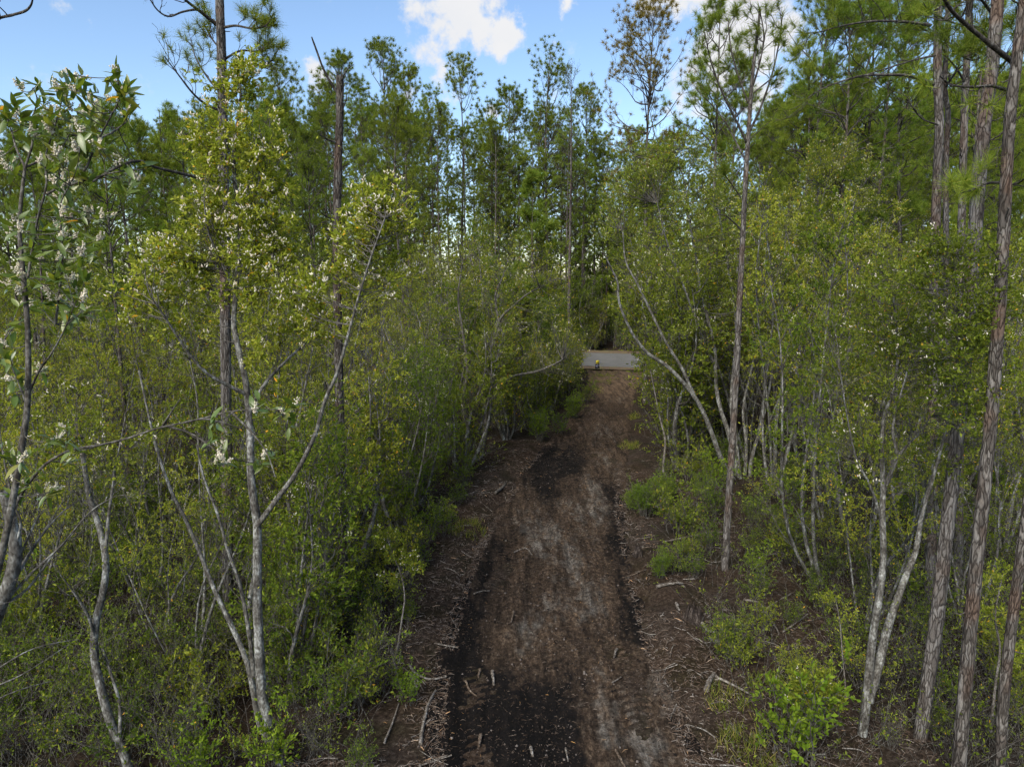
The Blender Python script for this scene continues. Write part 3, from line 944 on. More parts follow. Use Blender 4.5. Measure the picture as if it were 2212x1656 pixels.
b = gbase(2010, 1330)
h = pine_hero('pine_tree', 'straight dark pine with long drooping boughs reaching left over the thicket', [(2008, 1330), (2015, 1000), (2018, 700), (2021, 500), (2024, 400), (2029, 267), (2025, 167), (2026, 43), (2022, -120)], b[1], b[1] + .2, 22, 14, b, BARK_PF, 20)
Yb = b[1]
bough(h, [(2010, 55), (1960, 48), (1892, 46), (1830, 54), (1760, 72)], Yb, Yb - 1.2, 7, 2.5, 9, .4, 1.1, 60, keep=.8)
bough(h, [(2017, 182), (1968, 165), (1915, 162), (1858, 165), (1785, 188), (1738, 216)], Yb, Yb - 1.5, 8, 2.5, 8, .4, 1.0, 60, keep=.5)
bough(h, [(2020, 120), (1975, 130), (1925, 145), (1860, 165)], Yb, Yb - .8, 5, 2, 7, .4, 1.0, 60, keep=.8)
bough(h, [(2024, 60), (2060, 20), (2100, -10)], Yb, Yb + .6, 6, 3, 7, .4, 1.0)
bough(h, [(2026, 20), (1990, -20), (1940, -50)], Yb, Yb + .5, 6, 3, 7, .4, 1.0)
bough(h, [(2026, 0), (2030, -40), (2060, -90)], Yb, Yb + 1, 6, 3, 8, .4, 1.0)
bough(h, [(2026, 270), (1990, 255), (1960, 215)], Yb, Yb - .5, 4, 2, 4, .3, .8, keep=0)
pine_done(h, BARK_PF)

b = gbase(2050, 1230)
h = pine_hero('pine_tree', 'thin crooked pine trunk close behind the straight dark one', [(2048, 1230), (2046, 900), (2044, 600), (2043, 440), (2044, 334), (2048, 250), (2040, 180), (2046, 90), (2050, -60)], b[1], b[1], 13, 9, b, BARK_PF, 16)
bough(h, [(2042, 190), (2070, 150), (2105, 120)], b[1], b[1] - 1, 5, 2, 7)
bough(h, [(2045, 120), (2020, 80), (1990, 60)], b[1], b[1] - 1, 5, 2, 7)
pine_done(h, BARK_PF)

b = gbase(2072, 1290)
h = pine_hero('pine_tree', 'grey pine trunk between the straight dark pine and the scarred one', [(2070, 1290), (2072, 1000), (2075, 700), (2077, 500), (2080, 367), (2085, 200), (2090, 100), (2096, -50)], b[1], b[1], 18, 12, b, BARK_PF, 18)
bough(h, [(2086, 180), (2060, 140), (2030, 110)], b[1], b[1] - .6, 5, 2, 6)
bough(h, [(2088, 130), (2120, 100), (2160, 90)], b[1], b[1] - .6, 5, 2, 6)
bough(h, [(2090, 90), (2070, 40), (2040, 10)], b[1], b[1] + .6, 5, 2, 8)
pine_done(h, BARK_PF)

# slender pine by the right side of the track
b = gbase(1565, 1238)
h = pine_hero('pine_tree', 'slender lone pine beside the track with forked sparse top against the cloud',
              [(1565, 1240), (1573, 1100), (1580, 990), (1587, 870), (1594, 740), (1600, 600), (1606, 480), (1611, 380), (1616, 300), (1620, 240), (1626, 160), (1634, 90), (1642, 20)], b[1], b[1], 17, 5, b, BARK_PF, 20)
Yb = b[1]
kw = dict(tuftn=56, ln=.24, wd=.009)
bough(h, [(1614, 310), (1590, 260), (1560, 200), (1535, 130), (1522, 70)], Yb, Yb - .6, 6, 2, 8, .3, .8, keep=.75, **kw)
bough(h, [(1616, 290), (1640, 240), (1668, 160), (1685, 80), (1690, 30)], Yb, Yb + .5, 6, 2, 8, .3, .8, keep=.75, **kw)
bough(h, [(1620, 230), (1600, 180), (1580, 110), (1572, 40)], Yb, Yb + .4, 5, 2, 9, .3, .8, keep=.9, **kw)
bough(h, [(1625, 190), (1640, 140), (1650, 80), (1640, 15)], Yb, Yb - .4, 5, 2, 9, .3, .8, keep=.7, **kw)
bough(h, [(1628, 200), (1660, 175), (1690, 145)], Yb, Yb - .3, 4, 2, 5, .2, .5, keep=.35, **kw)
bough(h, [(1612, 350), (1570, 270), (1540, 230), (1505, 195)], Yb, Yb + .6, 4, 2, 6, .3, .8, keep=.5, **kw)
bough(h, [(1600, 495), (1585, 480), (1570, 468), (1550, 462)], Yb, Yb - .4, 4, 2, 2, .2, .4, keep=0, **kw)
bough(h, [(1600, 425), (1578, 395), (1562, 372)], Yb, Yb - .4, 3, 2, 1, .1, .2, 120, .3, .005)
tufts(h.nd, at(1564, 360, Yb - .4)[None] - h.base, np.array([[0, 0, 1.0]]), 140, .3, .006)
pine_done(h, BARK_PF, NEED_G)

# tall pine at the left whose trunk leaves the frame at the top
b = gbase(492, 1330)
h = pine_hero('pine_tree', 'tall pine behind the flowering tree, its grey trunk leaving the top of the frame',
              [(492, 1330), (490, 1000), (487, 700), (484, 450), (482, 320), (480, 200), (478, 100), (474, 0), (470, -150)], b[1], b[1], 24, 16, b, BARK_PF, 20)
Yb = b[1]
kw = dict(tuftn=64, ln=.21, wd=.007)
bough(h, [(468, 54), (436, 28), (400, 0), (370, -30)], Yb, Yb - .8, 8, 4, 5, .3, .8, keep=.5, **kw)
bough(h, [(450, 38), (428, 22), (395, 26), (365, 36), (340, 22), (320, -8)], Yb, Yb - .8, 5, 2.5, 3, .2, .5, keep=.2, **kw)
bough(h, [(474, 240), (440, 222), (415, 200), (384, 160), (355, 122)], Yb, Yb - .8, 6, 2, 8, .3, .7, keep=.35, up=.45, **kw)
bough(h, [(476, 200), (450, 170), (425, 130), (415, 100)], Yb, Yb + .6, 5, 2, 6, .3, .7, keep=.6, up=.45, **kw)
bough(h, [(482, 60), (510, 56), (545, 62), (575, 55), (590, 30)], Yb, Yb - .7, 6, 2, 9, .25, .7, keep=.9, up=.5, **kw)
bough(h, [(482, 130), (520, 110), (560, 110), (590, 85)], Yb, Yb + .6, 5, 2, 8, .25, .7, keep=.85, up=.5, **kw)
bough(h, [(484, 180), (515, 150), (550, 140), (580, 150)], Yb, Yb + .3, 5, 2, 8, .25, .7, keep=.6, up=.5, **kw)
bough(h, [(478, 110), (455, 80), (440, 50)], Yb, Yb + .4, 4, 2, 6, .2, .5, keep=.7, up=.5, **kw)
bough(h, [(482, 250), (500, 200), (540, 150), (590, 130)], Yb, Yb + .6, 4, 2, 6, .2, .5, keep=.4, up=.5, **kw)
bough(h, [(478, 392), (430, 384), (380, 372), (334, 361), (300, 348), (260, 358), (200, 392)], Yb, Yb - 2.5, 8, 5, 3, .2, .6, keep=0, **kw)
pine_done(h, BARK_PF, NEED_G)

# broken dead pine
b = gbase(744, 1345)
h = pine_hero('dead_pine', 'dead broken pine snag with a bare leaning branch at its top', [(744, 1348), (740, 1200), (738, 1050), (734, 900), (731, 750), (728, 600), (728, 450), (731, 330), (734, 250), (734, 165)], b[1], b[1], 22, 15, b, BARK_S, 20)
h.o['category'] = 'dead tree'
Yb = b[1]
for px_, w0, w1 in (([(732, 205), (715, 180), (698, 148), (684, 110), (673, 80)], 6, 3), ([(730, 310), (705, 300), (690, 290)], 5, 2), ([(729, 475), (705, 468), (690, 455)], 4, 2),
                    ([(734, 180), (750, 150), (765, 140)], 4, 1.5), ([(729, 540), (750, 520), (765, 512)], 3, 1.5), ([(731, 700), (710, 690), (695, 672)], 3, 1.5), ([(734, 250), (745, 225), (750, 200)], 3, 1.5)):
    h.bs.append(MB()); h.limb(px_, Yb, Yb - .4, w0, w1, 6, 4, .08, h.bs[-1])
for a_ in range(7):   # splintered top
    q = at(734, 168, Yb) + np.array([.05 * math.cos(a_ * .9), .05 * math.sin(a_ * .9), 0]) - h.base
    h.bw.tubes(np.stack([q - np.array([0, 0, .15]), q + np.array([0, 0, .05 + .12 * rng.random()])])[None], np.array([[.03, .004]]), 4)
pine_done(h, BARK_S)

# bare branch of a pine outside the left edge
b = np.array([-9.4, 11.0, float(gz(-9.4, 11.0))])
h = pine_hero('pine_tree', 'pine outside the frame whose bare branch hangs into the top left corner', [(-210, 1500), (-200, 800), (-195, 200), (-200, -200)], 11, 11, 26, 18, b, BARK_PF, 14)
bough(h, [(-195, 90), (-80, 70), (-10, 42), (30, 32), (58, 22), (70, 2), (68, -30)], 11, 10, 8, 3, 3, .2, .5, keep=0)
pine_done(h, BARK_PF)

# ---- flowering tree on the left, the tallest of the thicket
b = gbase(604, 1645)
h = Hero('flowering_tree', 'tall white-flowering tree on the left with pale spotted forking trunks', 'tree', b)
Y1 = b[1]
h.limb([(604, 1650), (580, 1560), (566, 1500), (560, 1400), (556, 1300), (556, 1200), (555, 1130), (543, 1040), (541, 960), (538, 900), (530, 820), (512, 740), (505, 690), (513, 590), (518, 480), (506, 380), (508, 300), (520, 210), (508, 130)], Y1, Y1 + .6, 26, 4, 10)
h.limb([(556, 1135), (600, 1075), (640, 1020), (680, 940), (700, 870), (728, 805), (750, 730), (775, 640), (800, 560), (832, 470)], Y1 + .1, Y1 - .4, 13, 3)
h.limb([(540, 885), (575, 825), (625, 772), (665, 735), (690, 690)], Y1 + .3, Y1 + 1.0, 9, 2.5)
h.limb([(585, 1610), (560, 1560), (545, 1480), (530, 1420), (495, 1340), (462, 1270), (430, 1190), (400, 1120), (370, 1060), (340, 975), (322, 900), (300, 800)], Y1 + .15, Y1 + .9, 15, 4)
h.limb([(548, 1460), (540, 1380), (520, 1270), (490, 1180), (470, 1110), (440, 1030), (425, 960)], Y1 + .2, Y1 + .2, 11, 3.5)
h.limb([(530, 850), (485, 828), (440, 800), (395, 745), (360, 690), (325, 640)], Y1 + .3, Y1 - .6, 9, 3)
h.limb([(512, 600), (540, 540), (575, 470), (590, 400)], Y1 + .4, Y1 + .9, 7, 2)
h.limb([(512, 640), (480, 570), (450, 500), (440, 430)], Y1 + .4, Y1 - .1, 7, 2)
h.limb([(518, 490), (550, 420), (570, 340), (560, 270)], Y1 + .5, Y1 + .3, 5, 1.5)
h.sprays([(505, 150, 45, 5), (505, 215, 65, 9), (545, 300, 70, 10), (470, 310, 60, 7), (470, 400, 80, 14), (570, 390, 75, 12), (430, 500, 85, 14), (520, 500, 80, 14), (600, 500, 70, 11), (350, 560, 85, 15), (430, 590, 90, 15),
          (560, 600, 85, 14), (300, 640, 70, 11), (640, 610, 90, 14), (700, 650, 80, 11), (760, 540, 70, 14), (830, 470, 75, 17), (790, 480, 60, 12), (800, 590, 80, 12), (700, 720, 70, 7), (380, 700, 80, 9), (600, 720, 80, 7)],
         Y1 + .3, 4, 9, .062, bloom=.17, r=.0055, bl=(.05, .018), bloomn=6)
h.twigs(8, .12, .55, .4, 1.2, .005, 1, .045, 5)
h.done(BARK_T, LEAF_Y, BLOOM)

# ---- second pale trunk, lower left corner
b = gbase(288, 1680)
h = Hero('grey_barked_tree', 'sinuous pale grey trunk with a fork, lower left of the tall flowering tree', 'tree', b)
Y1 = b[1]
h.limb([(288, 1690), (262, 1610), (236, 1550), (212, 1460), (203, 1400), (208, 1340), (222, 1280), (229, 1220), (218, 1150), (200, 1095), (190, 1060), (180, 990), (165, 900)], Y1, Y1 + .3, 22, 9, 10)
h.limb([(228, 1190), (234, 1120), (242, 1060), (248, 1010)], Y1 + .1, Y1 + .3, 8, 4)
h.limb([(205, 1380), (190, 1330), (160, 1280), (130, 1240)], Y1 + .1, Y1 - .2, 8, 3)
h.limb([(258, 1600), (258, 1520), (235, 1440), (222, 1400)], Y1, Y1 + .3, 9, 5)
h.twigs(9, .25, 1, .4, 1.3, .005, 3, .045, 5)
h.sprays([(170, 900, 80, 10), (250, 960, 70, 8), (120, 1000, 60, 8)], Y1, 4, 6, .05, bloom=.05)
h.done(BARK_T, LEAF_M, BLOOM)

# ---- near trunk at the left edge with a fan of bare shoots
b = np.array([-4.2, 5.5, float(gz(-4.2, 5.5))])
h = Hero('leaning_sapling', 'pale leaning trunk at the left edge with a fan of bare grey shoots', 'tree', b)
Y1 = 5.6
h.limb([(-170, 1900), (-60, 1480), (-10, 1330), (18, 1265), (34, 1190), (20, 1110), (8, 1060)], Y1, Y1, 40, 20, 10)
for q in ([(14, 1275), (60, 1200), (100, 1140), (140, 1075)], [(10, 1300), (70, 1235), (130, 1180), (195, 1105), (250, 1070)], [(16, 1280), (80, 1170), (130, 1110), (170, 1080)], [(24, 1230), (30, 1160), (50, 1120)],
          [(0, 1310), (60, 1270), (120, 1190), (160, 1150)], [(26, 1240), (70, 1140), (95, 1100)], [(30, 1190), (45, 1130), (30, 1085), (38, 1050)]):
    h.limb(q, Y1, Y1 + rng.uniform(-.3, .6), 7, 1.8, 6)
h.twigs(7, .3, 1, .2, .7, .003, 0, .04, 5)
# more bare shoots reaching in low from the left
for q in ([(-30, 1490), (40, 1460), (90, 1430), (150, 1390)], [(-30, 1460), (50, 1410), (110, 1390), (170, 1380)], [(-30, 1520), (40, 1490), (110, 1470)]):
    h.limb(q, Y1 + .3, Y1 + .6, 4, 1.4, 5)
h.done(BARK_T, LEAF_M)

# ---- right: leaning silver stems over the track
b = gbase(1598, 1040)
h = Hero('silver_stem_tree', 'cluster of leaning silver stems arching left over the track, behind the slender pine', 'tree', b)
Y1 = b[1]
h.limb([(1590, 1045), (1561, 997), (1538, 937), (1511, 874), (1475, 825), (1440, 790), (1402, 765), (1378, 738), (1358, 705), (1338, 655), (1334, 610), (1318, 575), (1304, 545)], Y1, Y1 - 1.5, 12, 3, 8)
h.limb([(1500, 855), (1472, 794), (1439, 740), (1402, 665), (1375, 610), (1352, 565), (1345, 500)], Y1 - .3, Y1 - .5, 8, 2.5)
h.limb([(1594, 1030), (1575, 940), (1558, 888), (1547, 835), (1544, 755), (1531, 697), (1513, 625), (1505, 563), (1490, 480), (1480, 400), (1460, 330)], Y1, Y1 + .8, 11, 2.5, 8)
h.limb([(1545, 790), (1520, 735), (1500, 680), (1470, 600), (1440, 520), (1420, 440)], Y1 + .4, Y1 - .3, 7, 2.5)
h.limb([(1598, 1040), (1588, 945), (1580, 860), (1590, 700), (1570, 560), (1550, 440)], Y1, Y1 + 1.5, 12, 3)
h.limb([(1620, 1035), (1624, 990), (1641, 930), (1660, 850), (1680, 740), (1700, 640)], Y1 + .2, Y1 + .8, 10, 3)
h.limb([(1608, 1040), (1612, 960), (1606, 880), (1630, 760), (1640, 640)], Y1 + .3, Y1 + 1.5, 9, 3)
h.sprays([(1330, 500, 60, 16), (1340, 430, 60, 20), (1370, 390, 70, 26), (1420, 340, 70, 28), (1440, 420, 80, 30), (1400, 500, 80, 26), (1350, 570, 60, 12), (1480, 340, 70, 26), (1480, 480, 80, 24), (1540, 420, 80, 26), (1430, 600, 80, 20),
          (1520, 560, 80, 24), (1600, 560, 90, 24), (1640, 640, 90, 22), (1700, 620, 80, 22), (1550, 680, 80, 18), (1460, 700, 60, 12), (1660, 760, 80, 16), (1600, 440, 80, 20)], Y1 + .2, 5, 8, .06, bloom=.08, r=.007, Lsub=(.3, .7), Ltw=(.15, .4), bl=(.06, .022))
h.twigs(7, .15, .9, .5, 1.4, .006, 2, .05, 5)
h.done(BARK_T, LEAF_Y, BLOOMY)

# ---- right: pale forked trunk with lichen
b = gbase(1862, 1590)
h = Hero('forked_lichen_tree', 'pale lichen-spotted V-forked trunk on the right side of the clearing', 'tree', b)
Y1 = b[1]
h.limb([(1862, 1592), (1870, 1530), (1876, 1470), (1881, 1410), (1889, 1350), (1902, 1270), (1908, 1200), (1906, 1100), (1908, 1054), (1904, 980), (1906, 935), (1912, 890), (1928, 850), (1940, 760), (1930, 640)], Y1, Y1 + .6, 22, 4, 10)
h.limb([(1874, 1515), (1890, 1465), (1904, 1410), (1916, 1360), (1936, 1300), (1960, 1235), (1978, 1190), (1990, 1120), (2010, 1040), (2020, 950)], Y1 + .05, Y1 + .9, 24, 6, 10)
h.limb([(1908, 1060), (1932, 1000), (1937, 975), (1928, 930), (1938, 880), (1960, 800)], Y1 + .4, Y1 + .3, 10, 3)
h.limb([(1936, 990), (1960, 960), (1980, 942), (2010, 900)], Y1 + .4, Y1 + .9, 6, 2)
h.limb([(1907, 1130), (1880, 1050), (1850, 990), (1830, 900), (1815, 800)], Y1 + .4, Y1, 7, 2)
h.sprays([(1930, 620, 90, 18), (1860, 700, 90, 16), (1990, 720, 90, 18), (1940, 780, 80, 16), (1820, 800, 80, 16), (2030, 860, 80, 16), (1900, 860, 70, 12), (1800, 980, 80, 14), (1860, 960, 60, 10), (2010, 1000, 70, 14), (2080, 760, 80, 14), (2120, 900, 80, 12)], Y1 + .4, 5, 7, .045, bloom=.05, r=.005)
h.limb([(1990, 1120), (2030, 980), (2060, 840), (2070, 700), (2060, 580)], Y1 + .2, 9.2, 7, 2)
h.sprays([(2050, 540, 70, 10), (2090, 610, 80, 12), (2040, 660, 90, 12), (2110, 700, 80, 11), (2050, 780, 90, 11), (2120, 820, 80, 10), (2180, 680, 70, 9), (1980, 580, 90, 11), (2080, 900, 80, 9)], 9.2, 5, 8, .048, bloom=.03, r=.005, bl=(.04, .014), bloomn=4)
h.twigs(12, .15, 1, .4, 1.3, .005, 2, .04, 6)
h.done(BARK_T, LEAF_M, BLOOM)

# ---- right: thin grey stems behind
b = gbase(1722, 1010)
h = Hero('thin_stem_tree', 'thin grey Y-shaped stems right of the slender pine', 'tree', b)
Y1 = b[1]
h.limb([(1722, 1012), (1716, 930), (1715, 863), (1708, 753), (1703, 653), (1695, 560), (1700, 470)], Y1, Y1, 9, 2.5)
h.limb([(1709, 760), (1725, 693), (1740, 640), (1748, 603), (1755, 553), (1770, 460), (1790, 380)], Y1, Y1 + .3, 7, 2)
h.limb([(1715, 820), (1740, 760), (1765, 700), (1800, 600), (1830, 500), (1850, 420)], Y1, Y1 - .4, 6, 2)
h.sprays([(1700, 450, 80, 24), (1780, 370, 80, 28), (1850, 400, 90, 28), (1760, 470, 90, 28), (1830, 500, 90, 26), (1720, 560, 80, 20), (1800, 600, 90, 22), (1880, 560, 80, 22), (1820, 330, 60, 18), (1740, 680, 80, 14)], Y1, 5, 8, .055, bloom=.12, r=.006, Lsub=(.25, .6), Ltw=(.15, .35))
h.twigs(8, .1, .8, .5, 1.3, .005, 2, .05, 5)
h.done(BARK_T, LEAF_M, BLOOMY)

# ---- left of the track: crooked dark-limbed tree leaning over it
b = gbase(1018, 992)
h = Hero('crooked_tree', 'crooked dark-limbed tree leaning right toward the track in the shade', 'tree', b)
Y1 = b[1]
h.limb([(1016, 994), (1014, 960), (1006, 910), (1000, 860), (1010, 800), (1000, 720), (990, 640), (1000, 560)], Y1, Y1 + .5, 13, 3)
h.limb([(1040, 980), (1058, 900), (1068, 858), (1090, 828), (1113, 811), (1156, 803), (1190, 790), (1215, 776)], Y1 + .5, Y1 - 1.0, 9, 2.5)
h.limb([(1040, 985), (1050, 900), (1046, 830), (1062, 750), (1080, 690), (1110, 660), (1135, 638), (1165, 620)], Y1 + .5, Y1 + .3, 10, 2.5)
h.limb([(1078, 695), (1070, 640), (1085, 600), (1100, 550)], Y1 + .4, Y1 + 1.0, 6, 2)
h.sprays([(1000, 550, 90, 16), (1080, 560, 90, 16), (1150, 610, 80, 14), (1200, 660, 70, 10), (1040, 640, 90, 14), (960, 660, 80, 12), (1210, 720, 60, 14), (1235, 760, 46, 16), (1220, 800, 40, 10), (1130, 720, 80, 12), (1180, 770, 60, 10), (1000, 760, 80, 10), (940, 760, 70, 10)], Y1, 5, 6, .055, bloom=.07, r=.007, Lsub=(.3, .8), Ltw=(.15, .4), dead=.3)
h.twigs(12, .1, 1, .6, 1.7, .006, 2, .05, 6)
h.done(BARK_TW, LEAF_M, BLOOM)

# ------------------------------------------------------------------ the big-leaved flowering tree close to the camera, leaf by leaf
def leaf_mesh(ln, wd, bend, name):
    mb = MB()
    s = np.linspace(0, 1, 6)
    wv = wd * .5 * np.sin(np.pi * np.clip(s, .02, .985) ** .85) ** .8
    z = -bend * s ** 2 * ln
    v = []
    for k in range(6):
        for e in (-1, 0, 1):
            v.append((s[k] * ln, e * wv[k], z[k] + abs(e) * wv[k] * .28))
    f = []
    for k in range(5):
        for e in range(2):
            f.append([k * 3 + e, (k + 1) * 3 + e, (k + 1) * 3 + e + 1, k * 3 + e + 1])
    mb.add(v, f)
    return mb.mesh(name, True)


def raceme_mesh(name, n=26, ln=.055):
    mb = MB()
    t = rng.random(n)
    p = np.stack([t * ln, rng.normal(size=n) * .004, rng.normal(size=n) * .004], -1)
    d = unit(np.stack([np.full(n, .35), *rng.normal(size=(2, n))], -1))
    mb.buds(p, d, rng.uniform(.007, .012, n), rng.uniform(.005, .009, n))
    return mb.mesh(name)


LM = [leaf_mesh(.075, .026, .12, 'near_leaf_a'), leaf_mesh(.088, .029, .3, 'near_leaf_b'), leaf_mesh(.062, .023, .02, 'near_leaf_c'), leaf_mesh(.08, .025, -.12, 'near_leaf_d')]
for m_ in LM:
    m_.materials.append(LEAF_N)
LT = leaf_mesh(.06, .02, .2, 'near_leaf_turned'); LT.materials.append(LEAF_O)
RM = [raceme_mesh('raceme_a', 30, .045), raceme_mesh('raceme_b', 36, .058), raceme_mesh('raceme_c', 22, .035)]
for m_ in RM:
    m_.materials.append(BLOOM)
b = np.array([-2.75, 2.9, float(gz(-2.75, 2.9))])
h = Hero('big_leaved_flowering_tree', 'big-leaved tree with white flower clusters closest on the left edge', 'tree', b)
YN = 3.3
h.limb([(-260, 3600), (-150, 2400), (-70, 1560), (-20, 1300), (18, 1130), (48, 960), (60, 860), (60, 720), (52, 610), (42, 500), (46, 430), (54, 362)], YN - .35, YN, 20, 6, 8)
ST_ = [[(62, 850), (85, 800), (110, 765), (140, 710), (160, 660)], [(54, 362), (35, 320), (24, 280), (10, 250)], [(54, 362), (70, 310), (66, 270), (80, 220), (72, 190)], [(54, 362), (90, 345), (130, 322), (150, 290)],
       [(60, 600), (80, 480), (100, 400), (98, 340), (120, 270), (140, 190), (148, 160)], [(100, 420), (174, 378), (200, 330), (214, 300), (240, 250), (257, 217), (256, 170)], [(120, 700), (135, 560), (130, 450), (150, 400)],
       [(20, 1120), (50, 1060), (90, 1010), (125, 985), (160, 970), (220, 960), (280, 945), (340, 925), (400, 912), (450, 900), (500, 888), (560, 884), (620, 886)], [(400, 912), (440, 905), (480, 912), (520, 925)], [(360, 920), (410, 935), (450, 960), (480, 985)],
       [(500, 890), (540, 930), (575, 975), (595, 1030)], [(350, 922), (370, 890), (390, 860)], [(60, 880), (30, 800), (5, 740)], [(30, 1090), (10, 1000), (0, 930)], [(214, 300), (245, 285), (275, 262)], [(150, 400), (200, 385), (250, 372), (310, 366)]]
for q in ST_:
    h.limb(q, YN, YN + rng.uniform(-.25, .25), 5.5 if len(q) < 8 else 8, 2, 6)
S = np.concatenate(h.samples)
BL = [(150, 170, 34, 8), (110, 200, 40, 6), (190, 210, 40, 7), (60, 230, 40, 6), (20, 240, 30, 5), (140, 250, 50, 9), (200, 270, 45, 8), (256, 180, 26, 7), (270, 215, 26, 5), (90, 300, 50, 8), (150, 320, 50, 8), (200, 340, 45, 6), (30, 330, 35, 5),
      (240, 330, 30, 4), (290, 370, 34, 5), (150, 400, 40, 8), (200, 440, 40, 7), (120, 460, 45, 9), (170, 520, 45, 9), (110, 560, 40, 8), (190, 590, 40, 8), (140, 640, 40, 9), (60, 660, 40, 4), (170, 690, 35, 5), (30, 620, 30, 4), (20, 740, 35, 5),
      (60, 800, 35, 3), (20, 820, 30, 4), (150, 960, 40, 6), (60, 1010, 40, 5), (20, 960, 35, 4), (30, 1070, 35, 4), (110, 1030, 30, 3), (560, 880, 26, 3), (620, 885, 24, 4), (585, 1000, 20, 3), (480, 985, 22, 3), (455, 930, 16, 2), (60, 560, 40, 4), (10, 500, 30, 4), (40, 440, 40, 4)]
leaf_n = flow_n = 0
extra, extraf = MB(), MB()
tgt = []
for x, y, r, n in BL:
    for k in range(n):
        a, rr = rng.uniform(0, 6.28), r * math.sqrt(rng.random())
        tgt.append(at(x + rr * math.cos(a), y + rr * math.sin(a), YN + rng.normal() * .18))
tgt = np.array(tgt)
D = np.linalg.norm(tgt[:, None] - S[None], axis=-1) + .6 * np.clip(S[None, :, 2] - tgt[:, None, 2], 0, None)
src = S[D.argmin(1)]
s = np.linspace(0, 1, 6)[None, :, None]
mid = (src + tgt) / 2 - np.array([0, 0, .02]) + rng.normal(size=tgt.shape) * .015
br = src[:, None] * (1 - s) ** 2 + 2 * mid[:, None] * s * (1 - s) + tgt[:, None] * s ** 2
h.tw.tubes(br - b, lin(.0028, .0013, len(br), 6), 4)
order = rng.permutation(len(tgt))
lo, fo = [], []
for i in order:
    tip, d0 = tgt[i], unit(tgt[i] - br[i, -3] + np.array([0, 0, .02]))
    nl = rng.integers(4, 7)
    for k in range(nl):
        d = unit(d0 * rng.uniform(.0, .9) + rng.normal(size=3) * .55 + np.array([0, 0, .1]))
        p = tip - d0 * rng.uniform(0, .07)
        up = unit(np.array([0, 0, 1.0]) + rng.normal(size=3) * .45)
        yv = unit(np.cross(up, d)); zv = np.cross(d, yv)
        lo.append((p, d, yv, zv))
    if rng.random() < .5:
        for k in range(rng.integers(1, 4)):
            d = unit(d0 * .5 + rng.normal(size=3) * .5 + np.array([0, 0, .5]))
            yv = unit(np.cross(np.array([.1, .2, 1.0]), d)); zv = np.cross(d, yv)
            fo.append((tip - d0 * .015, d, yv, zv))
from mathutils import Matrix


def place(o, p, d, yv, zv, sc):
    m = Matrix(((d[0] * sc, yv[0] * sc, zv[0] * sc, p[0]), (d[1] * sc, yv[1] * sc, zv[1] * sc, p[1]), (d[2] * sc, yv[2] * sc, zv[2] * sc, p[2]), (0, 0, 0, 1)))
    o.matrix_local = m


def bake(mb, me, p, d, yv, zv, sc):
    v = np.empty(len(me.vertices) * 3, np.float32); me.vertices.foreach_get('co', v); v = v.reshape(-1, 3)
    w = p + (v[:, :1] * d + v[:, 1:2] * yv + v[:, 2:] * zv) * sc
    f = [list(q.vertices) for q in me.polygons]
    mb.add(w, f)


for i, q in enumerate(lo):
    sc = rng.uniform(.62, 1.02)
    me = LT if rng.random() < .02 else LM[i % 4]
    if i < 300:
        place(link('leaf', me, None, h.o), q[0] - b, *q[1:], sc)
    else:
        bake(extra, me, q[0] - b, *q[1:], sc)
for i, q in enumerate(fo):
    if i < 290:
        place(link('flower_cluster', RM[i % 3], None, h.o), q[0] - b, *q[1:], rng.uniform(.75, 1.15))
if extra.n:
    o = link('crown', extra.mesh('crown', True), LEAF_N, h.o); o['kind'] = 'stuff'
h.done(BARK_TW)

# ------------------------------------------------------------------ pines of the forest behind, copied from a few grown ones
def pine_kind(mats, **kw):
    t_, b_, n_ = pine(**kw)
    t_.materials.append(mats[0]); b_.materials.append(BOUGH); n_.materials.append(mats[1])
    return (t_, b_, n_, kw['h'])


FARK = [pine_kind((BARK_PF, NEED_G), h=24, r0=.17, crown=.58, Lmax=4.1, nb=54, k=46, ln=.31, wd=.022, sec=10, ter=0),
        pine_kind((BARK_PF, NEED_G), h=25, r0=.19, crown=.70, Lmax=4.3, nb=64, k=46, ln=.31, wd=.022, sec=10, ter=0),
        pine_kind((BARK_PF, NEED_G), h=24, r0=.16, crown=.52, Lmax=3.8, nb=46, k=46, ln=.31, wd=.022, sec=10, ter=0),
        pine_kind((BARK_PF, NEED_L), h=23, r0=.15, crown=.74, Lmax=4.0, nb=72, k=42, ln=.31, wd=.022, sec=8, ter=0),
        pine_kind((BARK_PF, NEED_G), h=22, r0=.14, crown=.46, Lmax=3.3, nb=38, k=46, ln=.31, wd=.022, sec=7, ter=0, stubs=14)]
DEADK = pine_kind((BARK_P, NEED_G), h=25, r0=.17, crown=.50, Lmax=2.6, nb=44, k=22, ln=.22, wd=.015, sec=6, ter=1, tuftkeep=.2, stubs=16)
OLIVEK = pine_kind((BARK_PF, NEED_B), h=21, r0=.15, crown=.42, Lmax=4.2, nb=46, k=46, ln=.25, wd=.016, sec=7, ter=1, tuftkeep=.95)
MIDK = [pine_kind((BARK_PF, NEED_G), h=20, r0=.14, crown=.52, Lmax=3.0, nb=44, k=56, ln=.27, wd=.013, sec=7, ter=1, tuftkeep=.8),
        pine_kind((BARK_PF, NEED_L), h=18, r0=.12, crown=.60, Lmax=2.6, nb=44, k=56, ln=.27, wd=.013, sec=7, ter=1, tuftkeep=.8),
        pine_kind((BARK_PF, NEED_L), h=18, r0=.12, crown=.48, Lmax=2.6, nb=34, k=56, ln=.27, wd=.013, sec=7, ter=1, tuftkeep=.7)]
YOUNGK = pine_kind((BARK_PF, NEED_L), h=9, r0=.07, crown=.75, Lmax=1.5, nb=34, k=40, ln=.30, wd=.020, sec=5, ter=1, stubs=2)


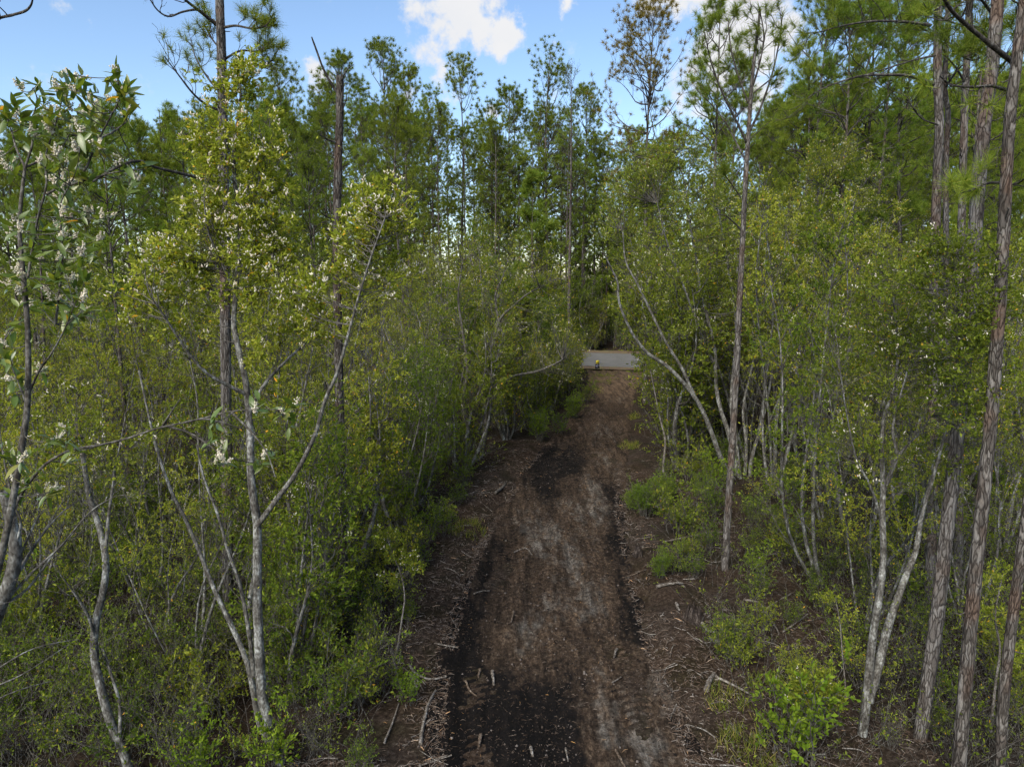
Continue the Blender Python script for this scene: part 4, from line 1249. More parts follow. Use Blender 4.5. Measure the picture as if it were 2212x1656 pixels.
def put_pine(kind, x, y, hgt, label, group, rz=None):
    z = float(gz(x, y))
    sc = hgt / kind[3]
    o = thing('pine_tree', label, 'pine tree', (x, y, z - .1), group, rng.uniform(0, 6.28) if rz is None else rz, sc)
    link('trunk', kind[0], None, o); link('boughs', kind[1], None, o)['kind'] = 'stuff'; link('crown', kind[2], None, o)
    return o


def pine_px(kind, px, top, Y, label, group, rz=None):
    p = at(px, top, Y)
    x = p[0]
    g = float(gz(x, Y))
    return put_pine(kind, x, Y, p[2] - g, label, group, rz)


# named ones along the skyline
for px, top, Y, kd, lab in [
        (828, 112, 74, FARK[0], 'far pine with round open crown, tallest of those left of the big cloud'),
        (1000, 136, 76, FARK[2], 'far pine with a domed tuft crown just below the big cloud'),
        (1186, 112, 70, FARK[1], 'far dense pine standing tallest right of the big cloud'),
        (1236, 138, 63, DEADK, 'nearly bare pine with reddish trunk across the road'),
        (1100, 186, 72, FARK[4], 'far slim pine with sparse crown below the big cloud'),
        (1268, 205, 70, FARK[0], 'far pine right of the nearly bare one'),
        (930, 200, 72, FARK[3], 'far bushy pine between the round open crown and the domed one'),
        (605, 146, 50, FARK[2], 'pine right of the tall trunk on the left'),
        (560, 200, 46, FARK[3], 'bushy pine behind the white-flowering tree'),
        (735, 140, 60, FARK[0], 'pine directly behind the dead snag'),
        (690, 205, 56, FARK[1], 'dense pine left of the dead snag'),
        (780, 190, 68, FARK[3], 'bushy pine right of the dead snag'),
        (880, 165, 82, FARK[0], 'farther pine filling the gap right of the round open crown'),
        (1418, 48, 40, OLIVEK, 'pine with an open brownish crown against the right-hand clouds'),
        (1560, 22, 30, MIDK[2], 'pine right behind the forked slender one'),
        (1590, 150, 36, MIDK[0], 'shorter pine behind the forked slender one')]:
    pine_px(kd, px, top, Y, lab, 'pines on the skyline')
for px, top, Y, kd in [(1760, 90, 34, 1), (1800, -20, 30, 0), (1850, -60, 27, 1), (1895, -40, 31, 0), (1935, -50, 29, 1), (1985, -70, 33, 0), (1730, 210, 42, 0), (2150, -40, 27, 2), (1680, 230, 46, 0), (1960, 60, 38, 2)]:
    where = 'at its left end' if px < 1790 else 'left of its middle' if px < 1870 else 'in its middle' if px < 1950 else 'at its right end'
    pine_px(MIDK[kd], px, top, Y, 'green pine of the tall stand at the upper right, %s, %s' % (where, 'in front' if Y < 31 else 'farther back'), 'tall pine stand at the upper right')
for px, top, Y, kd in [(250, 205, 24, 1), (215, 250, 20, 2), (300, 290, 26, 0), (345, 235, 30, 1), (390, 265, 26, 1), (430, 250, 32, 0), (450, 300, 24, 1), (130, 280, 26, 0), (60, 300, 24, 1), (20, 260, 30, 0), (180, 330, 30, 0), (530, 300, 36, 0), (350, 330, 40, 2), (630, 270, 40, 0)]:
    where = 'behind the big-leaved tree' if px < 200 else 'right beside the big-leaved tree' if px < 320 else 'left of the tall trunk' if px < 470 else 'right of the tall trunk'
    pine_px(MIDK[kd], px, top, Y, 'younger pine above the left thicket, %s, %s' % (where, 'nearer' if Y < 27 else 'farther'), 'younger pines above the thicket on the left')
pine_px(YOUNGK, 1160, 384, 46, 'small bright young pine peeking out above the shrubs at the middle', None)

for k in range(46):
    Y = rng.uniform(66, 100); px = rng.uniform(560, 1700) if k > 14 else rng.uniform(1130, 1420)
    put_pine(YOUNGK, at(px, 600, Y)[0], Y, rng.uniform(6, 12), 'short young pine between the tall trunks across the road, %s' % ('behind the end of the track' if 1150 < px < 1420 else 'to the left' if px < 1150 else 'to the right'), 'young pines across the road')
for px, top, Y, kd in ((1262, 330, 66, 3), (1290, 360, 72, 1), (1316, 300, 70, 3), (1340, 350, 67, 1), (1150, 300, 68, 3), (1075, 290, 70, 1), (1215, 300, 74, 3), (1370, 330, 72, 3)):
    pine_px(FARK[kd], px, top, Y, 'low-crowned pine right across the road from the track end, %s' % ('left of the bare one' if px < 1230 else 'right of the bare one'), 'low-crowned pines across the road')
# the rest of the forest
npine = 0
placed = []
tries = 0
while npine < 185 and tries < 6000:
    tries += 1
    px = rng.uniform(-80, 2290)
    Y = rng.choice([rng.uniform(63, 80), rng.uniform(80, 108), rng.uniform(30, 58)], p=[.56, .20, .24])
    x = at(px, 600, Y)[0]
    s = float(road_s(x, Y))
    c, w = tk(Y)
    if -3.0 < s < RW + 3.0 or (s < 0 and abs(x - c) < w + 5) or (s < 0 and 900 < px < 1560):
        continue
    if any((x - a) ** 2 + (Y - b_) ** 2 < 3.2 for a, b_ in placed):
        continue
    placed.append((x, Y)); npine += 1
    lim = np.interp(px, [0, 250, 500, 800, 1000, 1200, 1300, 1380, 1500, 1700, 2212], [250, 260, 210, 200, 230, 230, 300, 280, 270, 200, 120])
    top = lim + abs(rng.normal()) * 60 + (30 if Y > 80 else 0)
    hh = at(px, top, Y)[2]
    if hh > 34:
        hh = rng.uniform(27, 33)
    lab, grp = ('slender pine across the road, %s, in the %s row' % ('far to the left' if px < 500 else 'left of the road end' if px < 1000 else 'behind the end of the track' if px < 1450 else 'far to the right', 'front' if Y < 75 else 'back'), 'pines across the road') if s > 0 else (('pine deep in the left thicket, %s, %s' % ('near the left edge' if px < 350 else 'left of the snag' if px < 730 else 'right of the snag', 'nearer' if Y < 42 else 'farther'), 'pines deep in the left thicket') if px < 1106 else ('pine deep in the right thicket, %s, %s' % ('left of the V-forked trunk' if px < 1850 else 'near the right edge', 'nearer' if Y < 42 else 'farther'), 'pines deep in the right thicket'))
    put_pine(FARK[rng.integers(0, 5)] if Y > 45 else MIDK[rng.integers(0, 3)], x, Y, hh, lab, grp)

# ------------------------------------------------------------------ the thicket
TK = []
for hh, stn, nb, leaf, per, low, bloom, mats, word in [
        (9.5, 4, 15, .068, 11, .30, .16, (LEAF_Y, BLOOM), 'yellow-green white-flowering'), (9.0, 3, 17, .066, 11, .26, .10, (LEAF_M, BLOOMY), 'mid-green cream-flowering'), (9.5, 5, 12, .066, 11, .34, .12, (LEAF_Y, BLOOMY), 'yellow-green cream-flowering'),
        (8.5, 4, 14, .062, 9, .22, .05, (LEAF_M, BLOOM), 'mid-green'), (9.0, 3, 18, .068, 11, .20, .06, (LEAF_D, BLOOM), 'deep green'), (9.0, 5, 12, .055, 5, .26, .02, (LEAF_M, BLOOM), 'twiggy thin-leaved'),
        (9.5, 4, 15, .068, 11, .28, .14, (LEAF_M, BLOOM), 'mid-green white-flowering'),
        (5.0, 6, 15, .062, 9, .06, .03, (LEAF_M, BLOOM), 'leafy-skirted mid-green'), (5.5, 6, 15, .062, 9, .06, .05, (LEAF_D, BLOOM), 'leafy-skirted deep green')]:
    ms = thicket_tree(hh, stn, nb, leaf, per, low=low, bloom=bloom, dead=.4 if per == 5 else .10)
    for m_, mt in zip(ms[1:], mats):
        m_.materials.append(mt)
    TK.append((*ms, hh, word))


def put_thicket(kind, x, y, hgt, name, label, group):
    o = thing(name, label, 'shrub', (x, y, float(gz(x, y)) - .05), group, rng.uniform(0, 6.28), hgt / kind[3])
    link('stems', kind[0], None, o); link('crown', kind[1], None, o)
    if len(kind[2].vertices):
        link('blossom', kind[2], None, o)['kind'] = 'stuff'
    return o


TOPX = [0, 200, 350, 450, 700, 800, 900, 1000, 1080, 1150, 1200, 1240, 1290, 1310, 1350, 1420, 1500, 1600, 1700, 1800, 1900, 2000, 2100, 2212]
TOPY = [500, 490, 470, 470, 490, 490, 450, 410, 430, 480, 540, 640, 600, 480, 400, 320, 330, 320, 330, 290, 350, 400, 420, 440]
spots = []
cnt = {'l': 0, 'r': 0, 'far': 0}


def free(x, y, r):
    return all((x - a) ** 2 + (y - b_) ** 2 > r * r for a, b_ in spots)


for Yc in np.arange(11.6, 54.0, .055):
    for tr2 in range(1):
        px = rng.uniform(-160, 2370)
        Y = Yc + rng.uniform(-.5, .5)
        x = at(px, 700, Y)[0]
        c, w = tk(Y)
        d = abs(x - c) - w
        left = x < c
        if float(road_s(x, Y)) > -2.2:
            continue
        need = (.9 if Y > 40 else 1.1 if Y > 24 else 1.8) if left else (2.3 if Y > 30 else 1.5 if Y > 20 else 2.4)
        if d < need:
            continue
        if not left and 1280 < CX + F * x / Y < 1690 and Y < 26.0:
            continue
        if Y < 13 and x > -3.2:
            continue
        if left and Y < 14.2 and -2.6 < x < c:         # open floor at the near left of the track
            continue
        if left and Y < 20 and d < 1.9:
            continue
        if not left and Y < 18 and d < 3.6:            # open floor at the near right of the track
            continue
        if not free(x, Y, 1.35 + Y * .022):
            continue
        pxx = CX + F * x / Y
        top = np.interp(pxx, TOPX, TOPY) + abs(rng.normal()) * 70
        g = float(gz(x, Y))
        hgt = at(pxx, top, Y)[2] - g
        hgt = float(np.clip(hgt, 3.2, 12.5)) * rng.uniform(.86, 1.0)
        if d < 3.0:
            hgt *= rng.uniform(.6, .85)
        if Y < 15:
            hgt = min(hgt, rng.uniform(4.5, 6.8))
        spots.append((x, Y))
        kd = TK[rng.choice(7, p=([.30, .10, .24, .08, .03, .05, .20] if Y < 32 else [.20, .17, .14, .16, .10, .09, .14]) if left else [.20, .22, .20, .13, .05, .05, .15])]
        if left and d < 5 and 20 < Y < 46:
            kd = TK[rng.choice([3, 4, 5, 5, 8])]
        if d < 3.2 or Y > 42 and d < 9:
            kd = TK[rng.choice([7, 8])]
        side = 'left' if left else 'right'
        zone = 'in its nearest rows' if Y < 20 else ('halfway up the track' if Y < 36 else 'toward the road')
        edge = 'at the track edge' if d < 4 else ('inside' if d < 12 else 'at the outer side of')
        lab = '%s shrub %s of the track %s, %s' % (kd[4], side, zone, 'beside its edge' if d < 4 else ('inside the thicket' if d < 12 else 'far out'))
        grp = 'thicket %s of the track' % side
        put_thicket(kd, x, Y, hgt, 'thicket_shrub', lab, grp)
        cnt['l' if left else 'r'] += 1
for px, Y, hh in ((1236, 51, 4.2), (1222, 48, 5.0), (1240, 46.5, 3.4), (1205, 45, 5.5), (1228, 43, 4.0), (1190, 50, 6.0), (1212, 40, 4.2), (1190, 37, 4.6), (1165, 34, 4.4)):
    x = at(px, 700, Y)[0]
    put_thicket(TK[7 + int(Y) % 2], x, Y, hh, 'thicket_shrub', 'leafy-skirted shrub crowding the left corner where the track meets the road, %d-metre tall' % round(hh), 'shrubs at the left corner of the track mouth')
# across the road
for k in range(150):
    px = rng.uniform(300, 2050) if k > 40 else 1150 + k * 7
    s = RW + (rng.uniform(2.9, 4.6) if k < 41 else rng.uniform(4.5, 36))
    x, y = RA[0], RA[1]
    for it in range(4):
        y = RA[1] + (s + (x - RA[0]) * RU[1] * 0) + (x - RA[0]) * RU[1] / RU[0]
        x = at(px, 640, y)[0]
    hgt = rng.uniform(4.0, 7.5) + .05 * s
    if 1285 < px < 1350:
        hgt = rng.uniform(3.0, 4.6)
    if 1286 < px < 1345 and s < RW + 12:
        continue
    kd = TK[rng.choice([3, 4, 8, 8, 7])]
    put_thicket(kd, x, y, hgt, 'roadside_shrub', '%s shrub %s across the road' % (kd[4], 'at the forest edge' if s < RW + 4.7 else 'among the pine trunks'), 'shrubs across the road')

# the wood far behind, one mass
n_ = 46000
Yf = rng.uniform(112, 175, n_); xf = rng.uniform(-.86, .86, n_) * Yf
hf = 9 + 9 * fbm(xf * .09, Yf * .05, 131, 3) + 8 * fbm(xf * .35, Yf * .2, 135, 2)
zf = hf * rng.random(n_) ** .7
mb = MB()
mb.leaves(np.column_stack([xf, Yf, zf + .4]), unit(rng.normal(size=(n_, 3)) + np.array([0, 0, .3])), rng.uniform(.5, 1.1, n_), rng.uniform(.22, .5, n_))
o = link('far_wood', mb.mesh('far_wood'), NEED_G)
o['kind'] = 'stuff'; o['label'] = 'distant wood closing the view behind the pine trunks'; o['category'] = 'wood'

# ------------------------------------------------------------------ low bushes and saplings
BK = []
for args, lm in [((1.3, 12, .05, 6, .55), LEAF_D), ((1.1, 12, .055, 6, .6), LEAF_M), ((1.4, 14, .045, 7, .5), LEAF_D), ((1.2, 22, .05, 8, .35, True), LEAF_B), ((1.0, 9, .06, 5, .7), LEAF_B), ((1.6, 10, .05, 5, .5), LEAF_Y)]:
    a_, b_ = bush(*args)
    a_.materials.append(BARK_TW); b_.materials.append(lm)
    BK.append((a_, b_, args[0]))
a_, b_ = bush(1.8, 16, .04, 1, .5)
a_.materials.append(BARK_TW); b_.materials.append(LEAF_M)
BK.append((a_, b_, 1.8))


BW = ['deep green', 'mid-green', 'dense dark green', 'feathery', 'fresh green', 'yellow-green', 'bare twiggy']


def put_bush(kind, x, y, hgt, name, label, group=None):
    o = thing(name, label, 'bush', (x, y, float(gz(x, y)) - .03), group, rng.uniform(0, 6.28), hgt / kind[2])
    link('stems', kind[0], None, o); link('leaves', kind[1], None, o)
    return o


def bush_px(kd, px, py, hgt, label, name='green_bush'):
    g = ground(px, py)
    return put_bush(BK[kd], g[0], g[1], hgt, name, label)


bush_px(3, 1392, 1118, 1.15, 'bright green feathery bush at the right edge of the track')
bush_px(3, 1366, 1100, .8, 'smaller bright green feathery bush touching the track, left of the bigger one')
bush_px(3, 1432, 1090, 1.1, 'bright green feathery bush one step back from the track')
bush_px(3, 1425, 1262, .7, 'feathery green bush beside the pale wood chips on the right')
bush_px(0, 1455, 1250, .9, 'deep green low bush right of the feathery one by the wood chips')
bush_px(3, 1165, 955, 1.4, 'bright green bush in the shade at the left edge of the track bend')
bush_px(0, 1210, 935, 1.3, 'deep green bush at the left bend of the track')
bush_px(3, 1240, 900, 1.4, 'green bush farther up the left edge, near the road end')
bush_px(0, 1262, 868, 1.6, 'dark bush at the left mouth of the track by the road')
bush_px(4, 885, 1520, .6, 'small bright green bush among the sticks left of the black soil')
bush_px(4, 860, 1480, .5, 'tiny leafy bush above the bent white sticks')
bush_px(1, 1590, 1440, .9, 'dark green bush on the right beside the lying logs')
bush_px(0, 1555, 1400, .8, 'low green bush right of the black stump')
bush_px(4, 590, 1665, 1.0, 'fresh light green bush at the bottom edge under the tall flowering tree')
bush_px(4, 430, 1690, .9, 'fresh green bush at the bottom left edge')
bush_px(5, 800, 1400, 1.3, 'yellow-green bush beside the foot of the dead snag')
bush_px(5, 840, 1330, 1.5, 'light green bush with thin stems right of the dead snag')
bush_px(1, 760, 1530, 1.1, 'green bush near the bottom, left of the stick pile')
bush_px(5, 1730, 1490, .9, 'yellow-green bush around the pale sapling at the bottom right')
bush_px(5, 2140, 1450, 1.6, 'yellow-green leafy bush between the two pines at the right edge')
n = 0
bsp = []
for k in range(4000):
    px, py = rng.uniform(-40, 2250), rng.uniform(1000, 1680)
    g = ground(px, py); x, y = g[0], g[1]
    c, w = tk(y); d = abs(x - c) - w
    left = x < c
    lim = .9 if left else 1.2
    if d < lim or (not left and d < 6.5 and y < 17 and rng.random() < .72) or (left and d < 2.4 and rng.random() < .6):
        continue
    if any((x - a) ** 2 + (y - b2) ** 2 < (.62 if left else .8) for a, b2 in bsp):
        continue
    bsp.append((x, y)); n += 1
    if n > 290:
        break
    kd_i = int(rng.choice([0, 1, 2, 4, 5, 6], p=[.27, .18, .25, .09, .07, .14])); kd = BK[kd_i]
    put_bush(kd, x, y, rng.uniform(.55, 1.6), 'low_bush', '%s low bush %s of the track, %s' % (BW[kd_i], 'left' if left else 'right', 'by the bottom of the picture' if y < 11.5 else 'among the first trunks' if y < 17 else 'deep in the thicket'), 'low bushes ' + ('left of the track' if left else 'right of the track'))


def sapling(label, pix, w0, w1, blobs, lm, bloom=.05, per=6):
    b = gbase(*pix[0])
    h = Hero('sapling', label, 'sapling', b)
    h.limb(pix, b[1], b[1], w0, w1, 6)
    h.sprays(blobs, b[1], 4, per, .045, bloom=bloom, r=.003, Lsub=(.1, .25), Ltw=(.06, .16))
    h.done(BARK_W, lm, BLOOM)


sapling('thin white-stemmed sapling between the stick pile and the dead snag', [(852, 1425), (860, 1390), (868, 1337), (874, 1290), (868, 1247), (852, 1204), (836, 1160)], 5, 2, [(832, 1165, 26, 8), (860, 1210, 40, 12), (890, 1220, 30, 10), (850, 1260, 30, 6)], LEAF_M, .05)
sapling('pale bare-stemmed sapling at the bottom right with a leafy top', [(1754, 1655), (1757, 1600), (1763, 1550), (1770, 1510), (1777, 1470)], 6, 2.5, [(1775, 1470, 30, 10), (1740, 1500, 30, 9), (1800, 1500, 30, 9), (1720, 1470, 30, 8)], LEAF_M, .03)
sapling('thin pale stem standing left of the V-forked trunk', [(1825, 1530), (1826, 1480), (1820, 1420), (1815, 1350), (1805, 1290)], 5, 2, [(1800, 1290, 30, 6), (1830, 1340, 26, 4)], LEAF_M, 0, 3)
sapling('thin grey sapling at the edge of the right-hand thicket by the track', [(1440, 1030), (1432, 1010), (1437, 953), (1425, 900), (1415, 850), (1405, 800)], 6, 2, [(1405, 800, 40, 12), (1420, 860, 40, 10), (1440, 780, 40, 12)], LEAF_M, .05)
sapling('slim pale sapling at the right edge of the picture', [(2140, 1580), (2150, 1480), (2160, 1400), (2150, 1330), (2165, 1240)], 7, 3, [(2160, 1260, 50, 12), (2140, 1340, 40, 8), (2190, 1420, 40, 10)], LEAF_Y, 0)

# ------------------------------------------------------------------ undergrowth nobody could count
mbw, mbl, mbg, mbf = MB(), MB(), MB(), MB()
P0 = []
for k in range(30000):
    px, py = rng.uniform(-60, 2270), rng.uniform(860, 1690) if k % 3 else rng.uniform(1150, 1690)
    g = ground(px, py); c, w = tk(g[1])
    d = abs(g[0] - c) - w
    if d < .9 or (d < 3.5 and rng.random() < .75):
        continue
    P0.append((g[0], g[1]))
    if len(P0) > 4200:
        break
P0 = np.array(P0)
pz = gz(P0[:, 0], P0[:, 1])
p3 = np.column_stack([P0, pz - .02])
d = unit(np.column_stack([rng.normal(size=(len(p3), 2)) * .55, np.ones(len(p3))]))
stm = poly(p3, d, rng.uniform(.35, 1.7, len(p3)), 5, -.05, .07)
mbw.tubes(stm, lin(.005, .0022, len(stm), 5), 3)
s2, _ = grow(stm, 3, .3, 1, .12, .5, 20, 70, .15, 3)
mbw.tubes(s2, lin(.0024, .0013, len(s2), 3), 3)
o = link('undergrowth_twigs', mbw.mesh('undergrowth_twigs', True), BARK_TW)
o['kind'] = 'stuff'; o['label'] = 'fine grey bare twigs filling the floor of the thicket'; o['category'] = 'twigs'
leafing(mbl, s2, 5, .05, .024, .2, keep=rng.random(len(s2)) < .8)
o = link('undergrowth_leaves', mbl.mesh('undergrowth_leaves'), LEAF_M)
o['kind'] = 'stuff'; o['label'] = 'scattered small green leaves of the thicket undergrowth'; o['category'] = 'undergrowth'

# grass tufts, mostly along the clearing edges and by the road
gp = []
for px, py, r, n in [(1300, 815, 30, 60), (1285, 840, 20, 40), (1010, 1150, 40, 30), (990, 1040, 40, 24), (1640, 1640, 60, 12), (1600, 1600, 60, 16), (1560, 1520, 50, 14), (1650, 1480, 60, 12), (1500, 1180, 40, 20), (1360, 960, 20, 30), (1290, 800, 30, 40), (1385, 830, 25, 36), (1370, 900, 16, 24), (1700, 1580, 80, 10), (1480, 1130, 40, 26), (1350, 800, 40, 30), (1330, 756, 60, 60)]:
    for k in range(n):
        a, rr = rng.uniform(0, 6.28), r * math.sqrt(rng.random())
        g = ground(px + rr * math.cos(a), py + rr * .45 * math.sin(a))
        gp.append(g[:2])
gp = np.array(gp)
gzv = gz(gp[:, 0], gp[:, 1])
base = np.repeat(np.column_stack([gp, gzv]), 14, 0) + np.column_stack([rng.normal(size=(len(gp) * 14, 2)) * .07, np.zeros(len(gp) * 14)])
dd = unit(np.column_stack([rng.normal(size=(len(base), 2)) * .5, np.ones(len(base))]))
mbg.needles(base, dd, rng.uniform(.10, .30, len(base)), np.full(len(base), .012))
o = link('grass_tufts', mbg.mesh('grass_tufts'), GRASS)
o['kind'] = 'stuff'; o['label'] = 'thin grass tufts along the track edges'; o['category'] = 'grass'

# ------------------------------------------------------------------ shredded wood, chips and litter
CHIP = flat_mat('wood_chip', (.2, .17, .14), .9, [(0, (.035, .024, .018)), (.3, (.085, .058, .042)), (.6, (.11, .085, .068)), (.88, (.14, .12, .107)), (.97, (.25, .23, .215)), (1, (.5, .30, .16))])
CHIPD = flat_mat('wood_chip_dark', (.08, .06, .05), .9, [(0, (.02, .014, .011)), (.4, (.06, .04, .029)), (.75, (.08, .058, .044)), (.965, (.15, .12, .10)), (1, (.34, .19, .07))])


def chips(name, label, pts, L0, L1, R0, R1, mat, zoff=.006, k=3):
    n = len(pts)
    a = rng.uniform(0, 6.28, n)
    Ln = rng.uniform(L0, L1, n) * rng.uniform(.2, 1, n) ** 1.3
    dv = np.column_stack([np.cos(a), np.sin(a), rng.normal(size=n) * .22]) * Ln[:, None] * .5
    mid = pts + np.array([0, 0, zoff]) + np.column_stack([rng.normal(size=(n, 2)) * .035 * Ln[:, None], np.abs(rng.normal(size=n)) * .012])
    pl = np.stack([pts - dv + np.array([0, 0, zoff]), mid, pts + dv + np.array([0, 0, zoff])], 1)
    mb = MB(); r = rng.uniform(R0, R1, n)
    mb.tubes(pl, np.stack([r * .6, r, r * .5], -1), k)
    o = link(name, mb.mesh(name), mat)
    o['kind'] = 'stuff'; o['label'] = label; o['category'] = 'wood chips'
    return o


def surf(x, y):
    c, w = tk(y)
    return np.maximum(gz(x, y), np.where((np.abs(x - c) < w + .5) & (road_s(x, y) < -.1), track_z(x, y) + base_z(x, y), -9))


def edge_pts(n, y0, y1, dlo, dhi, side):
    y = y0 + (y1 - y0) * rng.random(n) ** 1.7
    c, w = tk(y)
    d = dlo + (dhi - dlo) * rng.random(n) ** 1.4
    x = c + side * (w + d)
    m = fbm(x * .9, y * .9, 91 + side) > .44
    x, y = x[m], y[m]
    return np.column_stack([x, y, surf(x, y)])


P = np.concatenate([edge_pts(10000, 8.5, 30, -.2, 2.2, -1), edge_pts(12000, 8.5, 27, -.2, 3.6, 1)])
chips('shredded_wood', 'pale shredded wood and chips along both edges of the track', P, .05, .26, .003, .009, CHIP)
y = 8 + 36 * rng.random(11000) ** 1.6; c, w = tk(y); x = c + w * rng.uniform(-1.05, 1.05, 11000)
chips('track_litter', 'small brown chips and bits of root strewn over the track soil', np.column_stack([x, y, surf(x, y)]), .03, .13, .002, .006, CHIPD)
ncl = 11000
y = 8 + 30 * rng.random(ncl) ** 1.5; c, w = tk(y); x = c + w * np.clip(rng.normal(size=ncl) * .62, -1.1, 1.1)
kp = fbm(x * 1.6, y * 1.0, 141) + .15 * rng.random(ncl) > .5
x, y = x[kp], y[kp]
mb = MB()
dv = unit(np.column_stack([rng.normal(size=(len(x), 2)), rng.normal(size=len(x)) * .25])); Ls = .012 + .06 * rng.random(len(x)) ** 3
mb.buds(np.column_stack([x, y, surf(x, y) + .004]) - dv * Ls[:, None] * .5, dv, Ls, Ls * rng.uniform(.6, .95, len(x)))
CLOD = flat_mat('soil_clod', (.03, .02, .02), .95, [(0, (.004, .003, .003)), (.45, (.022, .016, .013)), (.8, (.055, .042, .034)), (1, (.15, .13, .12))])
o = link('soil_clods', mb.mesh('soil_clods', True), CLOD)
o['kind'] = 'stuff'; o['label'] = 'crumbs and clods of dark soil on the track'; o['category'] = 'soil'
px, py = rng.uniform(-40, 2250, 9000), rng.uniform(1000, 1690, 9000)
G = np.array([ground(a_, b_) for a_, b_ in zip(px, py)])
c, w = tk(G[:, 1]); G = G[np.abs(G[:, 0] - c) > w + .6]
chips('leaf_litter', 'brown pine straw and fallen leaves on the forest floor', np.column_stack([G[:, :2], gz(G[:, 0], G[:, 1])]), .06, .24, .002, .006, CHIPD, .012)

# ------------------------------------------------------------------ single sticks and logs
def stick(name, label, pix, wpx, mat, group=None, lift=.02, cat='stick', k=7):
    g = [ground(*q) for q in pix]
    p = np.array([[q[0], q[1], float(surf(q[0], q[1]))] for q in g])
    rad = wpx / 2 / F * p[:, 1].mean()
    p[:, 2] += rad * .6 + lift
    p = smooth_line(p, 5)
    p += rng.normal(size=p.shape) * rad * .12
    b = p[len(p) // 2].copy()
    mb = MB()
    r = rad * (1 - .35 * np.linspace(0, 1, len(p))) * (1 + .1 * rng.normal(size=len(p)))
    mb.tubes((p - b)[None], r[None], k, cap=True)
    o = link(name, mb.mesh(name, True), mat)
    o.location = b; o['label'] = label; o['category'] = cat
    if group:
        o['group'] = group


for lab, pix, w, m in [
        ('bent grey stick rising from the black soil edge at the bottom left', [(908, 1600), (914, 1560), (924, 1520), (941, 1487)], 9, BARK_W),
        ('long pale stick curving along the left soil edge', [(884, 1437), (900, 1456), (930, 1463), (964, 1459)], 6, BARK_W),
        ('upright-lying spotted stick left of the curved pale one', [(846, 1402), (850, 1425), (856, 1450), (866, 1472)], 8, BARK_W),
        ('pale split piece of wood beside the curved stick', [(888, 1460), (894, 1475), (899, 1488)], 9, BARK_W),
        ('thin forked grey stick left of the curved pale one', [(870, 1440), (885, 1452), (900, 1470), (915, 1490)], 4, BARK_W),
        ('flat grey root piece on the track left of centre', [(1063, 1443), (1065, 1457), (1067, 1472)], 8, BARK_W),
        ('short brown root piece beside the flat grey one', [(1037, 1435), (1033, 1452)], 7, BARK_DK),
        ('crooked brown root lying on the black soil', [(1006, 1462), (1015, 1480), (1030, 1492)], 5, BARK_DK),
        ('rotten brown chunk of root on the black soil near the bottom', [(1038, 1578), (1034, 1600)], 9, BARK_DK),
        ('grey wood splinter on the track at the bottom centre', [(1146, 1608), (1151, 1628)], 9, BARK_W),
        ('thin yellowish stick on the black soil at the bottom centre', [(1222, 1612), (1228, 1638)], 5, BARK_W),
        ('brown stick pointing to the bottom edge, right of centre', [(1330, 1612), (1340, 1632), (1350, 1654)], 7, BARK_DK),
        ('short pale stick on the track below the right sand patch', [(1322, 1464), (1342, 1452)], 4, BARK_W),
        ('upright-lying grey splinter right of the track centre', [(1332, 1392), (1326, 1415)], 6, BARK_W),
        ('dark crooked stick in the middle of the track', [(1110, 1318), (1104, 1340), (1096, 1346)], 5, BARK_DK),
        ('thin stick at the left track edge above the black soil', [(1024, 1280), (1040, 1272), (1058, 1268)], 3, BARK_W),
        ('stick lying across the left rut at mid track', [(1110, 1186), (1136, 1182), (1150, 1196)], 3, BARK_W),
        ('grey log leaning in the debris at the right edge', [(1525, 1504), (1533, 1485), (1542, 1464)], 14, BARK_W),
        ('long grey pole pointing away from the leaning log', [(1545, 1467), (1580, 1482), (1622, 1506)], 7, BARK_W),
        ('half-buried grey log under the low bush on the right', [(1535, 1388), (1555, 1395), (1585, 1404)], 14, BARK_W),
        ('pale log end beside the half-buried log', [(1515, 1358), (1530, 1368), (1545, 1372)], 8, BARK_W),
        ('thin fallen branch arching over the floor on the right', [(1619, 1362), (1640, 1335), (1662, 1318), (1709, 1288)], 6, BARK_W),
        ('second fallen branch crossing the arching one', [(1605, 1302), (1640, 1310), (1662, 1340), (1682, 1372)], 5, BARK_W),
        ('bent fallen branch right of the crossing branches', [(1690, 1370), (1720, 1352), (1745, 1330)], 4, BARK_W),
        ('long bare fallen branch across the floor behind the slender pine', [(1640, 1212), (1680, 1200), (1730, 1225), (1770, 1260)], 5, BARK_W),
        ('long pale fallen branch left of the slender pine', [(1430, 1180), (1480, 1168), (1520, 1155), (1560, 1150)], 4, BARK_W),
        ('pale stripped stick by the right track edge', [(1418, 1282), (1445, 1278), (1475, 1272)], 8, BARK_W),
        ('short pale split wood at the right edge below the bush', [(1460, 1320), (1466, 1336)], 8, BARK_W),
        ('thin fallen branch on the left floor pointing at the track', [(975, 1040), (1010, 1010), (1050, 985)], 5, BARK_W),
        ('grey fallen stick in the left debris at the bend', [(1070, 1075), (1085, 1060), (1092, 1050)], 6, BARK_W),
        ('long stick lying in the left clearing', [(950, 1110), (990, 1085), (1030, 1068)], 4, BARK_W),
        ('thin root reaching over the soil at the bottom left', [(905, 1650), (940, 1640), (975, 1630)], 5, BARK_W),
        ('steep thin stick at the bottom left of the stick pile', [(830, 1600), (848, 1560), (862, 1520)], 5, BARK_W)]:
    stick('fallen_stick', lab, pix, w, m)
